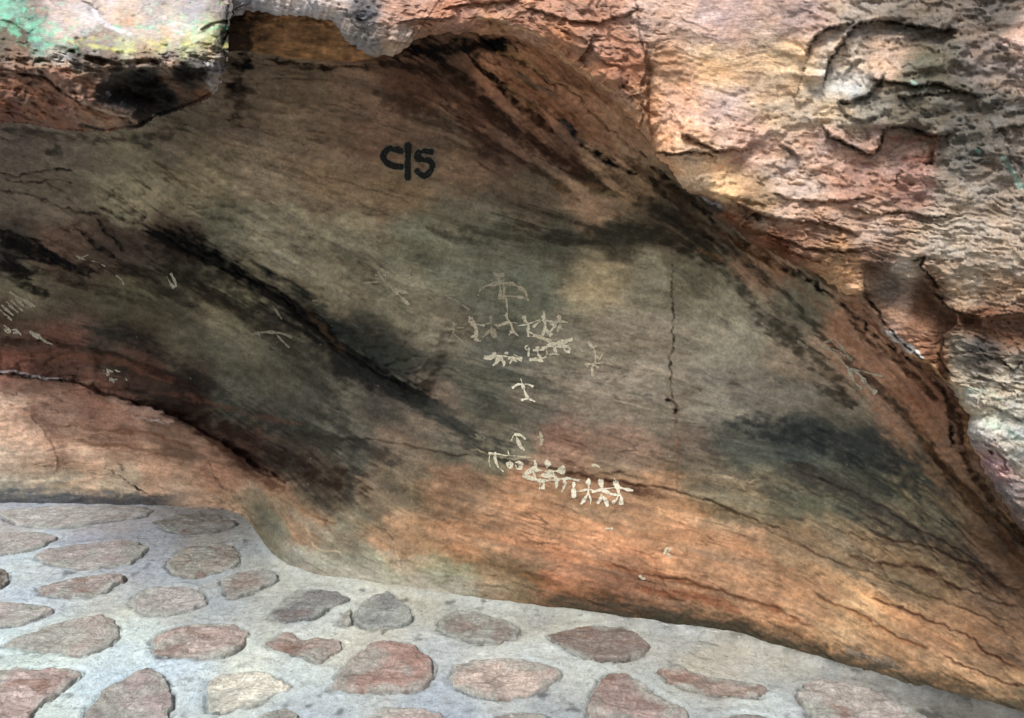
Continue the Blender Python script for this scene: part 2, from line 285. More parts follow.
# colour gain by area, painted in to offset the rendered shade and strong light
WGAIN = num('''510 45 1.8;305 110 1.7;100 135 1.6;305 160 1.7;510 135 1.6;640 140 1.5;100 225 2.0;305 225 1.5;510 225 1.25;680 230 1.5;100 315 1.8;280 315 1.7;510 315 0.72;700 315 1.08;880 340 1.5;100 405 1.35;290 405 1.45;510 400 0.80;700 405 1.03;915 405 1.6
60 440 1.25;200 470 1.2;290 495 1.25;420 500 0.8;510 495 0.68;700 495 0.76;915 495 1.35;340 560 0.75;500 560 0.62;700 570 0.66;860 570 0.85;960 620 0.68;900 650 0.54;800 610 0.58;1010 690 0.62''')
WSTR = [
 ('470 60;490 80;512 100;535 118;552 128', 5, (40, 24, 15), 0.8, 0.02, 10), ('478 62;500 84;525 104;548 120', 1.4, (176, 130, 90), 0.6, 0, 0), ('500 70;530 90;560 112;590 130;620 150', 4, (140, 92, 58), 0.5, 0.01, 8),
 ('540 132;565 148;590 160;612 176', 3, (120, 84, 58), 0.5, 0, 0), ('515 58;545 76;575 98;600 118;625 140;645 158', 2, (64, 40, 26), 0.7, 0.012, 8), ('575 130;600 146;625 160;645 175', 1.4, (150, 116, 84), 0.6, 0, 0),
 ('440 100;470 128;500 150;540 172;580 200', 4, (50, 34, 25), 0.6, 0.008, 10), ('460 92;490 118;520 140', 2, (120, 84, 62), 0.45, 0, 0), ('650 180;680 210;710 240;735 262', 4, (28, 20, 14), 0.8, 0, 0),
 ('20 262;60 275;110 290;150 300', 6, (40, 34, 26), 0.5, 0, 0), ('165 240;200 250;235 268;270 290', 3, (84, 86, 76), 0.5, 0, 0), ('255 278;290 305;325 338', 2, (96, 98, 88), 0.45, 0, 0),
 ('0 218;40 224;80 240', 3, (96, 78, 66), 0.4, 0, 0), ('100 205;150 225', 3, (30, 26, 20), .7, .01, 8), ('0 240;30 254;60 262;95 272', 12, (16, 14, 11), 0.85, 0, 0), ('0 262;30 288;50 300', 7, (26, 23, 18), 0.7, 0, 0), ('150 236;200 266;260 304;300 330;350 366;400 392', 24, (30, 28, 24), 0.6, 0, 0),
 ('240 262;290 290;340 335;400 370', 8, (56, 62, 56), 0.6, 0, 0), ('330 350;380 376;430 404;470 440;520 462', 13, (40, 42, 38), 0.6, 0, 0), ('200 296;250 316;290 340;300 380', 10, (62, 56, 44), 0.45, 0, 0),
 ('180 400;220 424;270 452;330 478;380 490', 14, (46, 32, 24), 0.7, 0, 0), ('90 330;150 350;200 385;260 420;330 440;400 462', 12, (46, 46, 40), 0.55, 0, 0), ('330 400;345 430;352 470;350 500', 10, (60, 62, 54), 0.5, 0, 0),
 ('740 420;800 436;860 452;920 486', 20, (42, 46, 46), 0.65, 0, 0), ('800 470;860 505;930 545;990 580', 15, (48, 46, 42), 0.6, 0, 0), ('700 440;740 470;800 505', 10, (60, 58, 52), 0.5, 0, 0),
 ('520 226;570 236;620 226;670 234;720 262;760 310;800 350;850 400', 13, (40, 38, 30), 0.6, 0, 0), ('640 200;680 225;720 262', 12, (34, 30, 23), 0.6, 0, 0), ('400 62;440 74;475 100;505 128;560 160;610 192', 10, (40, 26, 18), 0.6, 0, 0),
 ('380 100;430 118;470 138;500 165', 11, (52, 38, 28), 0.5, 0, 0), ('420 350;470 372;520 372;560 386', 10, (58, 60, 54), 0.45, 0, 0), ('230 60;240 90;235 120', 12, (34, 26, 19), 0.6, 0, 0), ('0 132;60 134;120 138;180 130', 7, (50, 45, 38), 0.6, 0, 0),
 # the big black fold
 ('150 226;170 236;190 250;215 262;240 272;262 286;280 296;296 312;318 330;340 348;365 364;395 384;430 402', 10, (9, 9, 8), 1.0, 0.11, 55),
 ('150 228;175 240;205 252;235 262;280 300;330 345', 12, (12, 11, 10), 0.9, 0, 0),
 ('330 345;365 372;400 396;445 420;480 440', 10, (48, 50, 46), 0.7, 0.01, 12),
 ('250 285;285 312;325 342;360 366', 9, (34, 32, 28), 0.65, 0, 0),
 ('0 232;20 240;45 252;70 262', 8, K, 0.9, 0.03, 14), ('0 252;18 268;32 288', 6, K, 0.7, 0, 0), ('0 240;25 258;50 262', 7, K, 0.8, 0, 0),
 ('95 220;105 234;118 248;128 258', 2.2, K, 0.95, 0.012, 8), ('80 232;95 246;112 256', 3.5, (22, 18, 14), 0.85, 0.008, 8), ('40 245;62 256;80 268', 3, K, 0.9, 0.01, 6),
 ('78 262;110 272;150 270;190 284;230 300', 9, (38, 31, 22), 0.6, 0, 0), ('110 268;160 290;210 300;260 312', 10, (44, 38, 28), 0.55, 0, 0),
 ('110 193;128 203;146 218', 6, (30, 27, 22), 0.7, 0.01, 10), ('30 236;50 250;70 262', 3, K, .8, 0, 0),
 ('0 172;28 174;60 170;75 172', 1.8, (24, 20, 18), 0.8, 0.01, 8), ('0 178;30 184;60 182;78 184', 1.3, (30, 25, 20), 0.7, 0.006, 6), ('0 190;40 200;80 212;110 216', 1.5, (50, 44, 38), 0.7, 0.012, 14),
 ('10 168;40 178;75 183', 1.0, (132, 120, 104), 0.6, 0, 0), ('12 146;40 158;62 170', 0.9, (130, 120, 104), 0.55, 0, 0), ('50 162;70 170;80 176', 1, (140, 132, 118), 0.6, 0, 0), ('0 187;40 182;80 186', 0.8, (130, 118, 100), 0.5, 0, 0),
 ('120 132;170 130;220 134', 0.9, (135, 120, 100), 0.5, 0, 0), ('240 140;258 158;272 176', 0.9, (120, 108, 84), 0.45, 0, 0), ('48 140;60 150;50 158', 5, (52, 52, 46), .6, 0, 0),
 ('236 44;246 56;244 70;234 86;222 98', 8, (12, 9, 7), 1.0, 0, 0), ('262 60;320 66;380 66', 3, (34, 24, 16), 0.8, 0, 0),  # first stroke paints the shade of the cavity beside the boulder
 # inside the brow
 ('400 52;420 46;440 46;465 44;500 44', 10, (8, 6, 5), 1.0, 0, 0), ('410 48;440 50;470 48;520 50', 9, (10, 8, 6), 0.95, 0, 0), ('395 58;420 52;450 58', 5, (22, 15, 10), 0.85, 0, 0), ('500 42;515 44;528 48', 5, (20, 20, 18), 0.9, 0, 0),  # near-black strokes paint the dark of the gap under the brow
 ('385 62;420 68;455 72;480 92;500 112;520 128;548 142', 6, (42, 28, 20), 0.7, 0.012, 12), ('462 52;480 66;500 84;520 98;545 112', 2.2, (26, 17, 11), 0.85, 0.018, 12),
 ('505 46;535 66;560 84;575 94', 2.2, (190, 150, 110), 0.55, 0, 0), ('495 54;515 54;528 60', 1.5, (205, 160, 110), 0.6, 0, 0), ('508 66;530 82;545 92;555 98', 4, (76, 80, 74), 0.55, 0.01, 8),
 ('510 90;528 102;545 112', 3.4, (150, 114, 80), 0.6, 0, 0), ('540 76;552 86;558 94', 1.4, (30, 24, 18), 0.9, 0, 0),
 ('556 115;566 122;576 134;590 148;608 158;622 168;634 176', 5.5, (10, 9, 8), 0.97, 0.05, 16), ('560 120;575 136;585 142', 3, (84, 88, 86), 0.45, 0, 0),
 ('545 106;530 120;540 138;560 150;585 170', 12, (70, 44, 30), 0.45, 0, 0), ('470 98;490 120;510 132;540 145;570 162;600 185', 8, (52, 34, 25), 0.55, 0.01, 10),
 ('580 182;598 176;616 180;622 190;604 196;586 192', 7, (46, 38, 28), 0.55, 0, 0), ('588 190;600 196;618 192', 2, (150, 130, 90), 0.4, 0.006, 5),
 ('600 188;580 184;600 205;625 215', 3, (150, 116, 80), 0.35, 0, 0), ('556 182;575 205;600 218', 6, (140, 108, 74), 0.3, 0, 0),
 ('430 84;470 108;500 140', 12, (84, 58, 42), 0.3, 0, 0), ('455 105;470 125;480 150', 10, (66, 48, 38), 0.4, 0, 0),
 ('650 168;672 184;700 208;720 230;745 248;775 262;805 276;828 296', 6, (24, 18, 13), 0.85, 0, 0), ('625 158;650 176;680 205;705 232', 7, (70, 54, 38), 0.55, 0, 0),
 ('705 222;728 244;760 275;790 302;815 328;845 356;880 392;915 428;945 462;985 505;1024 545', 5, (62, 56, 46), 0.6, 0.03, 26),
 ('780 262;805 272;822 288;845 308;872 330;900 352;928 376;945 392;950 415;955 445', 3.0, (20, 14, 10), 0.9, 0.03, 12),
 ('850 320;880 345;910 375;935 400', 4, (60, 38, 24), 0.7, 0.01, 10), ('755 250;790 280;830 320;880 370;920 420;950 470', 7, (150, 100, 62), 0.3, 0, 0),
 ('945 392;952 410;962 430;968 460;985 490;1010 525;1040 560', 4, (58, 40, 28), 0.8, 0.02, 10), ('955 470;985 510;1024 560', 4, (96, 66, 44), 0.6, 0.012, 8), ('930 440;960 490;1000 535;1024 560', 3, (70, 50, 36), 0.6, 0.012, 8),
 ('958 398;964 420;968 440;980 460', 3, (190, 150, 104), 0.5, 0, 0),
 ('712 224;735 242;760 262', 5, (118, 84, 56), .4, 0, 0), ('703 250;712 256;722 262', 3.5, (165, 122, 84), 0.6, 0, 0),
 # middle
 ('310 436;350 440;395 446;440 452;480 455', 2, (60, 48, 40), 0.55, 0.008, 12), ('446 438;480 450;520 463;552 470;600 472;640 470', 0.9, (70, 50, 38), 0.5, 0.006, 12),
 ('470 446;490 453;510 455;530 457', 0.9, (160, 150, 126), 0.5, 0, 0), ('560 460;600 478;640 488;690 492', 5, (66, 38, 28), 0.5, 0, 0),
 ('676 262;674 300;673 350;672 402', 1.1, (62, 54, 42), 0.75, -0.007, 5), ('672 398;675 412;678 440;676 470;678 500', 1.5, (112, 82, 64), 0.5, -0.01, 5), ('666 396;672 400;676 410', 3.2, (24, 18, 14), 0.95, 0.02, 6),
 ('340 255;380 280;430 320;470 360;500 380', 16, (96, 92, 76), 0.3, 0, 0), ('340 330;380 345;430 365;480 395;520 420', 10, (58, 60, 52), 0.5, 0, 0),
 ('440 235;500 232;560 240;620 238;660 236', 11, (60, 60, 48), 0.5, 0, 0), ('620 228;660 238;700 245;720 262', 8, (50, 48, 36), 0.5, 0, 0), ('450 365;500 372;545 378', 8, (70, 74, 64), 0.5, 0, 0),
 ('385 365;410 385;430 410;445 436;460 462', 8, (64, 66, 58), 0.3, 0, 0),  ('290 330;310 360;320 400;325 440;330 475', 9, (66, 66, 54), 0.4, 0, 0),
 ('305 305;325 335;345 352', 4, (96, 74, 52), 0.4, 0, 0),
 ('780 420;830 425;880 445;920 470;960 500', 14, (58, 62, 60), 0.45, 0, 0), ('790 468;840 488;900 520;960 552;1010 590', 10, (60, 54, 48), 0.5, 0.008, 10), ('700 432;750 450;800 480;850 500', 9, (66, 66, 60), 0.4, 0, 0),
 ('704 408;725 410;748 412', 2.6, (150, 146, 128), 0.35, 0, 0), ('868 400;890 424;915 455;945 482', 4, (170, 128, 94), 0.4, 0, 0),
 # lower right bedding cracks
 ('690 496;720 506;745 522;780 538;820 556;850 568;880 572;915 590;950 606;990 622;1030 650', 0.9, (96, 70, 52), 0.35, 0.008, 22), ('620 515;680 530;740 545;800 575;850 600', 5, (150, 112, 84), 0.5, 0, 0),
 ('850 554;880 562;920 566;960 590;1024 606', 3, (80, 56, 42), 0.6, 0.01, 10), ('880 535;940 555;1024 590', 3, (76, 56, 44), 0.5, 0.01, 12),
 ('560 470;620 482;680 490;730 510;790 535', 2, (90, 58, 42), 0.5, 0.012, 14), ('560 506;590 500;620 504;655 512', 5, (120, 94, 76), 0.6, 0.006, 12),
 ('600 560;660 576;720 590;780 612;820 628', 3, (110, 66, 42), 0.55, 0.01, 14), ('860 595;920 620;970 640;1024 668', 4, (120, 84, 62), 0.5, 0.015, 18), ('740 560;800 580;860 600', 7, (124, 100, 78), 0.4, 0, 0),
 ('852 574;862 577;872 578', 3, (86, 82, 72), .7, 0, 0), ('896 606;902 609', 2, (50, 34, 26), .8, 0, 0), ('810 590;850 612;885 632;930 650', 2, (140, 90, 60), 0.5, 0.012, 14), ('640 588;690 592;740 612', 6, (120, 66, 42), 0.5, 0, 0),
 ('940 655;975 668;1000 680;1024 684', 3, (120, 84, 66), 0.5, 0.015, 12), ('520 575;560 588;610 596;670 604', 5, (110, 72, 44), 0.5, 0, 0),
 ('700 470;760 478;830 500;900 530', 3, (70, 64, 56), .5, .006, 8), ('745 510;800 520;860 535;930 560', 3, (90, 74, 60), .5, .006, 8),
 # wet dark foot
  ('840 652;866 658;900 668', 5, (118, 124, 122), 0.5, 0, 0),
 ('340 548;345 562;350 580', 1, (180, 172, 150), .5, 0, 0), ('398 548;401 562;402 578', 1, (176, 166, 140), .5, 0, 0), ('486 560;487 580;488 596', 1, (150, 130, 100), .4, 0, 0),
 ('255 492;300 516;345 540;400 556;440 566', 5, (150, 146, 128), 0.4, 0, 0), ('306 520;310 535;325 548;345 552', 1.2, (178, 160, 130), .6, 0, 0),
 # left shelf
 ('-120 362;0 374;25 378;50 381;78 383;95 383', 2.6, (30, 25, 24), 0.9, -0.12, 45), ('-100 366;0 372;20 375;45 379;68 380', 1.3, (232, 226, 226), 0.95, 0, 0), ('80 380;92 383;100 390;112 398', 2, (190, 160, 130), .7, 0, 0),
 ('78 384;110 398;140 404;180 416;215 440;250 462;285 480', 5, (52, 32, 24), 0.75, -0.09, 40),
 ('105 400;125 406;145 412;165 418;175 421', 4.5, (178, 146, 128), 0.75, 0.01, 5), ('90 405;115 412;135 420', 3, (170, 130, 108), .6, 0.008, 5), ('130 416;150 420;172 422', 2, (196, 176, 166), .7, 0, 0),
 ('0 401;20 408;34 420;46 438;52 452;54 474', 2, (196, 156, 130), 0.6, -0.01, 8), ('30 405;50 425;60 440;60 462', 7, (110, 74, 64), 0.45, 0, 0),
 ('208 440;230 456;262 480;300 505;340 525', 3, (165, 128, 96), 0.25, 0.015, 9), ('200 428;225 450;250 470;280 490', 5, (72, 42, 30), 0.55, 0.01, 8), ('240 470;280 500;330 520', 4, (160, 122, 92), .2, 0.01, 7),
 ('104 468;122 478;138 490;156 502', 1.1, (50, 38, 34), 0.85, -0.01, 4), ('116 458;121 466;122 470', 1.6, (66, 48, 42), 0.8, 0, 0), ('208 462;216 476;221 488', 1.0, (96, 70, 52), 0.7, 0, 0),
 ('60 425;110 430;160 436;200 452', 2, (110, 66, 44), 0.55, 0.012, 10), ('70 440;120 445;170 455', 2, (120, 78, 54), 0.5, 0.01, 8), ('14 392;16 393', 1.6, (60, 40, 36), .9, 0, 0),
 ('0 352;60 356;120 362;170 380', 4, (124, 82, 62), 0.5, 0, 0), ('0 340;50 343;110 352;160 372;210 405', 4, (54, 34, 26), 0.6, 0.015, 12), ('150 392;200 400;250 412;300 424', 2.5, (110, 78, 62), 0.5, 0.008, 8),
  ('35 486;50 482;70 478', 2, (130, 132, 136), .5, 0, 0), ('200 506;225 510;243 516', 1.5, (90, 70, 60), .7, 0, 0),
]
def wall_relief(x, y, colour=False):
    A = shep([[a, b, c] for a, b, c in WANG], x, y, 50, 2.0)[..., 0]
    w1 = fbm(x / 70, y / 40, 11, 4); w2 = fbm(x / 70, y / 40, 21, 4)
    j1 = fbm(x / 11, y / 8, 12, 3); j2 = fbm(x / 11, y / 8, 22, 3)
    wx = x + 9 * w1 + 3.5 * j1; wy = y + 7 * w2 + 3.5 * j2
    # bedding: fine and coarse
    s1 = streak(x + 6 * w2, y + 5 * w1, A, 100, 120, 11, 4); s2 = streak(x, y + 3 * w1, A, 200, 55, 3.4, 3); s3 = streak(x, y, A, 300, 150, 34, 3)
    low = sm(455, 520, y) + 0.6 * sm(20, 1, np.abs(y - 430)) * sm(300, 100, x)
    calm = sm(0, 1, np.clip(1 - np.hypot((x - 330) / 300, (y - 190) / 90), 0, 1))     # the smooth panel round the inscription
    rough = 1 - 0.6 * calm
    rr = streak(x + 5 * w1, y + 4 * w2, A, 400, 80, 12, 3, ridged)
    H = rough * (0.010 * s3 + 0.0065 * s1 + 0.0022 * s2 + 0.0035 * np.clip(rr, 0, 1) * (0.6 + low))
    tn = streak(x + 7 * w2, y + 6 * w1, A, 420, 120, 22, 4); c1, p1 = cracks(x + 3 * w1, y + 3 * w2, A, 430, 90, 13, 0.05); c2, p2 = cracks(x, y + 2 * w1, A, 440, 40, 6, 0.09)
    H += rough * (0.016 * terrace(tn, 5, 0.12) + 0.004 * p1 - 0.005 * c1 + 0.0018 * p2 - 0.0025 * c2)
    s5 = streak(x, y, A, 450, 15, 2.6, 2); H += 0.0007 * s5 + 0.0012 * fbm(x / 4.5, y / 3.6, 58, 2)
    H += 0.0016 * fbm(x / 7, y / 6, 55, 3) + 0.012 * fbm(x / 160, y / 110, 66, 2)
    # cells of little flakes on the left, dark side
    left = sm(330, 120, x) * sm(150, 190, y) * sm(350, 300, y)
    H += left * (0.008 * np.clip(streak(x, y, A, 470, 46, 9, 3, ridged), -0.4, 1) + 0.014 * terrace(streak(x, y, A, 480, 50, 12, 3), 5, 0.12))
    band = sm(0, 25, x - 0.93 * y - 475) * sm(470, 560, x)                      # layered band under the brow
    H += band * 0.006 * streak(x, y, A, 500, 200, 6, 2)
    col = None
    if colour:
        s4 = streak(x + 10 * w1, y + 8 * w2, A, 600, 170, 20, 4); hue = streak(x, y, A, 700, 90, 16, 3)
        col = sat(lin(shep(WCOL, x + 16 * w1 + 8 * s1 + 14 * tn + 9 * j1, y + 12 * w2 + 10 * s4 + 5 * s2 + 7 * j2, 14, 2.6)), 0.82)
        col = 0.115 * (col / 0.115) ** 1.36; col = sat(col, 0.74)
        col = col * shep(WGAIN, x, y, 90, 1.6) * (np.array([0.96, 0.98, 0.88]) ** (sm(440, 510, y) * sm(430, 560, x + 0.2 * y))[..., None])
        col = col * (1.0 + 0.75 * sm(430, 250, y - 0.12 * (x - 500)) * sm(1000, 700, x))[..., None] * (np.array([0.90, 1.04, 0.98]) ** sm(400, 500, y)[..., None]) * (1 - 0.0 * sm(440, 520, y))[..., None]  # upper wall lightened in its colour to counter the overhang's shade
        con = 1.0 + 0.25 * low; rg2 = 0.45 + 1.1 * sm(-0.35, 0.5, fbm(x / 80, y / 60, 81, 3))
        s6 = streak(x + 20 * w1, y + 14 * w2, A, 640, 320, 26, 3); s7 = streak(x + 8 * w2, y + 6 * w1, A, 660, 200, 11, 3)
        col = col * np.exp((0.55 * s6 + 0.30 * s7) * (0.7 + 0.3 * sm(600, 400, x)))[..., None]
        col = col * np.exp(con * (0.30 * s4 + 0.22 * s1 * rg2 + 0.13 * s2 * rg2 + 0.34 * fbm(x / 34, y / 24, 77, 5) + 0.40 * fbm(x / 9, y / 6, 79, 5) + 0.09 * s5 * rg2 - 0.55 * c1 - 0.4 * c2 + 0.25 * tn))[..., None]
        col = col * np.exp(0.18 * hue * (0.5 + low))[..., None] ** np.array([1.0, 0.2, -0.7])
        gs = sm(0.05, 0.5, s7 + 0.4 * w1) * low; col = col + (lin((112, 92, 76)) - col) * (0.5 * gs)[..., None]
        lowm = sm(430, 520, y); leftm = sm(360, 400, y) * sm(300, 200, x)
        col = sat(col, 1.0) * (1 - lowm - leftm * (1 - lowm))[..., None] + sat(col, 0.84) * (np.array([0.88, 0.91, 0.86]) * lowm[..., None] + np.array([0.97, 1.03, 0.95]) * (leftm * (1 - lowm))[..., None])
        blot = sm(0.25, 0.6, fbm(x / 24, y / 13, 88, 4)); col = col * (1 - 0.28 * blot)[..., None]
    else: col = np.zeros(x.shape + (3,))
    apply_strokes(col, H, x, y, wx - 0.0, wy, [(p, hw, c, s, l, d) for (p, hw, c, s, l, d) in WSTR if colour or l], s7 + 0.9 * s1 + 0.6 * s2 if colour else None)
    if colour:
        pk = sm(0.5, 0.7, fbm(x / 4.2, y / 2.8, 95, 2)) * sm(-0.1, 0.3, fbm(x / 60, y / 40, 96, 2)); H -= 0.003 * pk; col = col * (1 - 0.5 * pk)[..., None]
        pw = sm(0.66, 0.76, fbm(x / 2.6, y / 2.6, 97, 2)); col = col + (lin((165, 155, 130)) - col) * (0.5 * pw)[..., None]
        # lime bloom and damp algae close above the paving
        by = np.interp(x, [b[0] for b in BASE], [b[1] for b in BASE])
        up = by - y; nn = fbm(x / 28, y / 9, 111, 5); n6 = fbm(x / 4, y / 5, 112, 3)
        dk = sm(1.0, 0.15, (up / 32.0) - 0.55 * nn - 0.25 * n6) * sm(500, 560, x)
        dkl = sm(1.0, 0.3, (up / 20.0) - 0.5 * nn - 0.25 * n6) * sm(215, 150, x)
        cdk = lin((48, 47, 38)) * np.exp(0.5 * nn + 0.5 * n6)[..., None]; cdl = lin((72, 78, 84)) * np.exp(0.7 * nn + 0.4 * n6)[..., None]
        col = col + (cdk - col) * (0.93 * dk)[..., None]; col = col + (cdl - col) * (0.9 * dkl)[..., None]
        bl = sm(34, 4, by - y) * sm(250, 300, x) * sm(520, 440, x) * sm(-0.4, 0.5, fbm(x / 20, y / 14, 99, 4) + 0.25)
        col = col + (lin((158, 152, 140)) - col) * (0.85 * bl)[..., None]
    return H, col
def wall_t(x, y):
    H, _ = wall_relief(x, y); return wall_rbf(x, y) - H

xs = spaced(-420, -12, 1036, 1330, 1.25, 7); ys = spaced(-170, 12, 736, 880, 1.25, 7)
X, Y = np.meshgrid(xs, ys)
H, col = wall_relief(X, Y, True)
WALL_GAIN = 1.0
T = wall_rbf(X, Y) - H
M_WALL = mat_rock('stained_sandstone', 0.82, 0.7, 0.10, 85, 0.20, (0.7, 1, 1.25), rad(26))
wall = grid_object('rock_wall', at(X, Y, T), col * WALL_GAIN, M_WALL)
tag(wall, 'smoke-darkened hollow sandstone wall with white paintings, black at mid height and orange along its foot', 'rock wall')

# ================================================================== PAINTINGS (parts of the wall)
def ribbon(parts, name, strokes, mat, proud=0.004, seed=0, label=None, wob=0.45):
    """strokes: list of (trace points, half width in trace units) -> one mesh lying on the rock"""
    Vs, Fs, Es = [], [], []; base = 0; r = np.random.default_rng(seed)
    for pts, hw in strokes:
        P0 = np.array(pts, float)
        if len(P0) == 1: P0 = np.array([P0[0] - [hw * 0.5, 0], P0[0] + [hw * 0.5, 0]])
        ln = np.hypot(*np.diff(P0, axis=0).T).sum(); n = max(6, int(ln / 1.1))
        P = curve(P0, n); tg = np.gradient(P, axis=0); tg /= np.linalg.norm(tg, axis=1)[:, None] + 1e-9
        # round ends
        P = np.r_[[P[0] - tg[0] * hw * 0.8], P, [P[-1] + tg[-1] * hw * 0.8]]; tg = np.r_[[tg[0]], tg, [tg[-1]]]; n += 2
        nm = np.c_[-tg[:, 1], tg[:, 0]]
        w = hw * 1.04 * (1 + wob * np.convolve(r.normal(size=n + 4), np.ones(5) / 2.2, 'valid')); w[0] *= 0.35; w[-1] *= 0.35
        js = np.array([-1, -0.7, 0, 0.7, 1.0]); E = np.array([0, 1, 1, 1, 0.0])
        g = P[:, None, :] + nm[:, None, :] * (js[None, :, None] * np.abs(w)[:, None, None] * 1.12)
        ed = np.repeat(E[None], n, 0); ed[0] = 0; ed[-1] = 0
        Vs.append(g.reshape(-1, 2)); Es.append(ed.reshape(-1))
        for i in range(n - 1):
            for j in range(4):
                a = base + i * 5 + j; Fs.append((a, a + 5, a + 6, a + 1))
        base += n * 5
    V = np.concatenate(Vs); parts.append((name, V, Fs, np.concatenate(Es), mat, proud, label))
def flush(parts, parent):
    allv = np.concatenate([p[1] for p in parts]); t = wall_t(allv[:, 0], allv[:, 1]); k = 0
    for name, V, Fs, E, mat, proud, label in parts:
        tt = t[k:k + len(V)] - proud; k += len(V)
        me = bpy.data.meshes.new(name); me.from_pydata(at(V[:, 0], V[:, 1], tt).tolist(), [], Fs)
        a = me.attributes.new('Edge', 'FLOAT', 'POINT'); a.data.foreach_set('value', E.astype(np.float32))
        me.materials.append(mat)
        for p in me.polygons: p.use_smooth = True
        o = bpy.data.objects.new(name, me); C.objects.link(o); o.parent = parent
        if label: o['label'] = label
def fr(ox, oy, s):
    def f(txt, hw): return ([[ox + s * a, oy + s * b] for a, b in num(txt)], hw)
    return f
MW = mat_paint('white_pigment', (0.56, 0.53, 0.42), 0.46, lo=0.5); MF = mat_paint('faded_pigment', (0.40, 0.36, 0.26), 0.48, lo=0.5, hi=0.95)
MM = mat_paint('chalky_pigment', (0.48, 0.45, 0.34), 0.48, lo=0.4, hi=0.95); MG = mat_paint('ghost_pigment', (0.30, 0.27, 0.19), 0.48, lo=0.42, hi=0.9)
MK = mat_paint('black_paint', (0.012, 0.012, 0.011), 0.46, 130, 0.7, lo=0.5); ML = mat_paint('paint_halo', (0.25, 0.24, 0.18), 0.48, 90, lo=0.1, hi=0.8)
parts = []
f = fr(360, 130, 0.0977)
c_ = '432 222;370 198;300 190;255 225;235 280;275 335;340 368;432 378'; b_ = '490 140;492 250;488 350;490 500'
f_ = '742 226;670 216;605 222;588 262;592 300;690 305;742 345;730 405;690 455;648 470;600 440;578 412'
ribbon(parts, 'painted_halo', [f(c_, 3.9), f(b_, 4.0), f(f_, 3.8)], ML, 0.0035, 1, None, 0.1)
ribbon(parts, 'painted_inscription', [f(c_, 3.05), f(b_, 3.1), f(f_, 2.9)], MK, 0.0050, 2, 'black painted letter C, stroke and figure 5', 0.09)
f = fr(470, 370, 0.202)
ribbon(parts, 'painted_figure', [f('252 45;262 80;272 110;285 138', 1.2), f('210 88;235 72;262 70;285 70;312 82', 1.0), f('255 150;285 141;320 156', 1.5)], MW, 0.004, 3, 'lone white stick figure with arms spread')
ribbon(parts, 'painted_figure', [f('225 315;235 345;250 380;268 395', 1.4), f('206 347;215 324;235 318;255 325;274 342', 1.1)], MM, 0.004, 4)
ribbon(parts, 'painted_arc', [f('125 408;124 440;138 478;165 502', 1.2), f('98 418;94 450;100 478', 0.8), f('188 400;192 418', 0.9), f('92 412;140 416;180 424;235 426;300 434', 0.6)], MM, 0.004, 5)
ribbon(parts, 'painted_blob', [f('195 452;206 468;200 488;186 478;188 458', 1.0)], MM, 0.004, 6)
ribbon(parts, 'painted_blob', [f('226 458;244 456;258 470;250 488;232 488;226 470', 1.6), f('240 468;246 478', 2.0)], MM, 0.004, 7)
ribbon(parts, 'painted_animal', [f('255 520;285 508;310 490;326 475;320 448', 1.4), f('300 494;340 496;385 502;430 500;470 502', 1.4), f('262 524;300 536;345 548;390 546;430 542;485 536;540 548', 1.3), f('385 464', 3.0), f('372 462;400 466', 1.4), f('455 494', 3.2), f('438 490;470 500', 1.5),
    f('348 548;344 590', 1.2), f('368 550;360 588', 1.0), f('388 505;396 548', 1.7), f('430 548;426 590', 1.2), f('466 540;470 570;456 600', 1.4), f('405 512;440 548', 1.3), f('310 500;330 545', 1.1), f('355 520;420 524', 2.0)], MM, 0.004, 8, 'white painted long-bodied animal with several legs')
ribbon(parts, 'painted_post', [f('515 556;512 592;516 632', 1.3), f('512 590;516 626', 1.9)], MW, 0.004, 9)
ribbon(parts, 'painted_dancer', [f('585 555', 2.7), f('585 560;588 585;584 612', 1.5), f('584 610;568 640;550 664', 1.2), f('586 612;598 640;596 664', 1.2), f('520 604;560 596;590 590;612 598', 1.1)], MW, 0.004, 10, 'left white dancer in the row of three')
ribbon(parts, 'painted_dancer', [f('648 555', 2.9), f('650 562;654 590;652 622', 1.4), f('652 620;645 640;632 660', 1.3), f('654 622;672 645;681 674', 1.3), f('606 604;630 598;650 592;675 602;700 615;738 620', 1.2)], MW, 0.004, 11, 'middle white dancer in the row of three')
ribbon(parts, 'painted_dancer', [f('722 555', 2.8), f('724 562;732 585;736 612', 1.4), f('736 612;726 640;706 658', 1.3), f('740 612;750 635;748 665', 1.3), f('668 588;700 584;735 582;770 590;806 596', 1.2)], MW, 0.004, 12, 'right white dancer in the row of three with an outstretched arm')
ribbon(parts, 'painted_mark', [f('600 474;620 470;642 481', 0.8)], MF, 0.004, 13)
ribbon(parts, 'painted_mark', [f('345 300;355 340;350 375', 1.0), f('335 330;365 345', .9)], MG, 0.004, 14)
f = fr(430, 260, 0.215)
ribbon(parts, 'painted_archer', [f('295 62;320 72;345 66', 1.4), f('320 75;322 100;328 140;325 185', 1.5), f('335 95;345 130;342 180', 1.0), f('225 165;232 140;262 120;320 108;385 112;440 142;456 188', 1.1), f('320 172;380 168;452 178', 0.9), f('355 180;358 215;362 245', 1.0)], MF, 0.004, 15, 'faded figure under a wide bow')
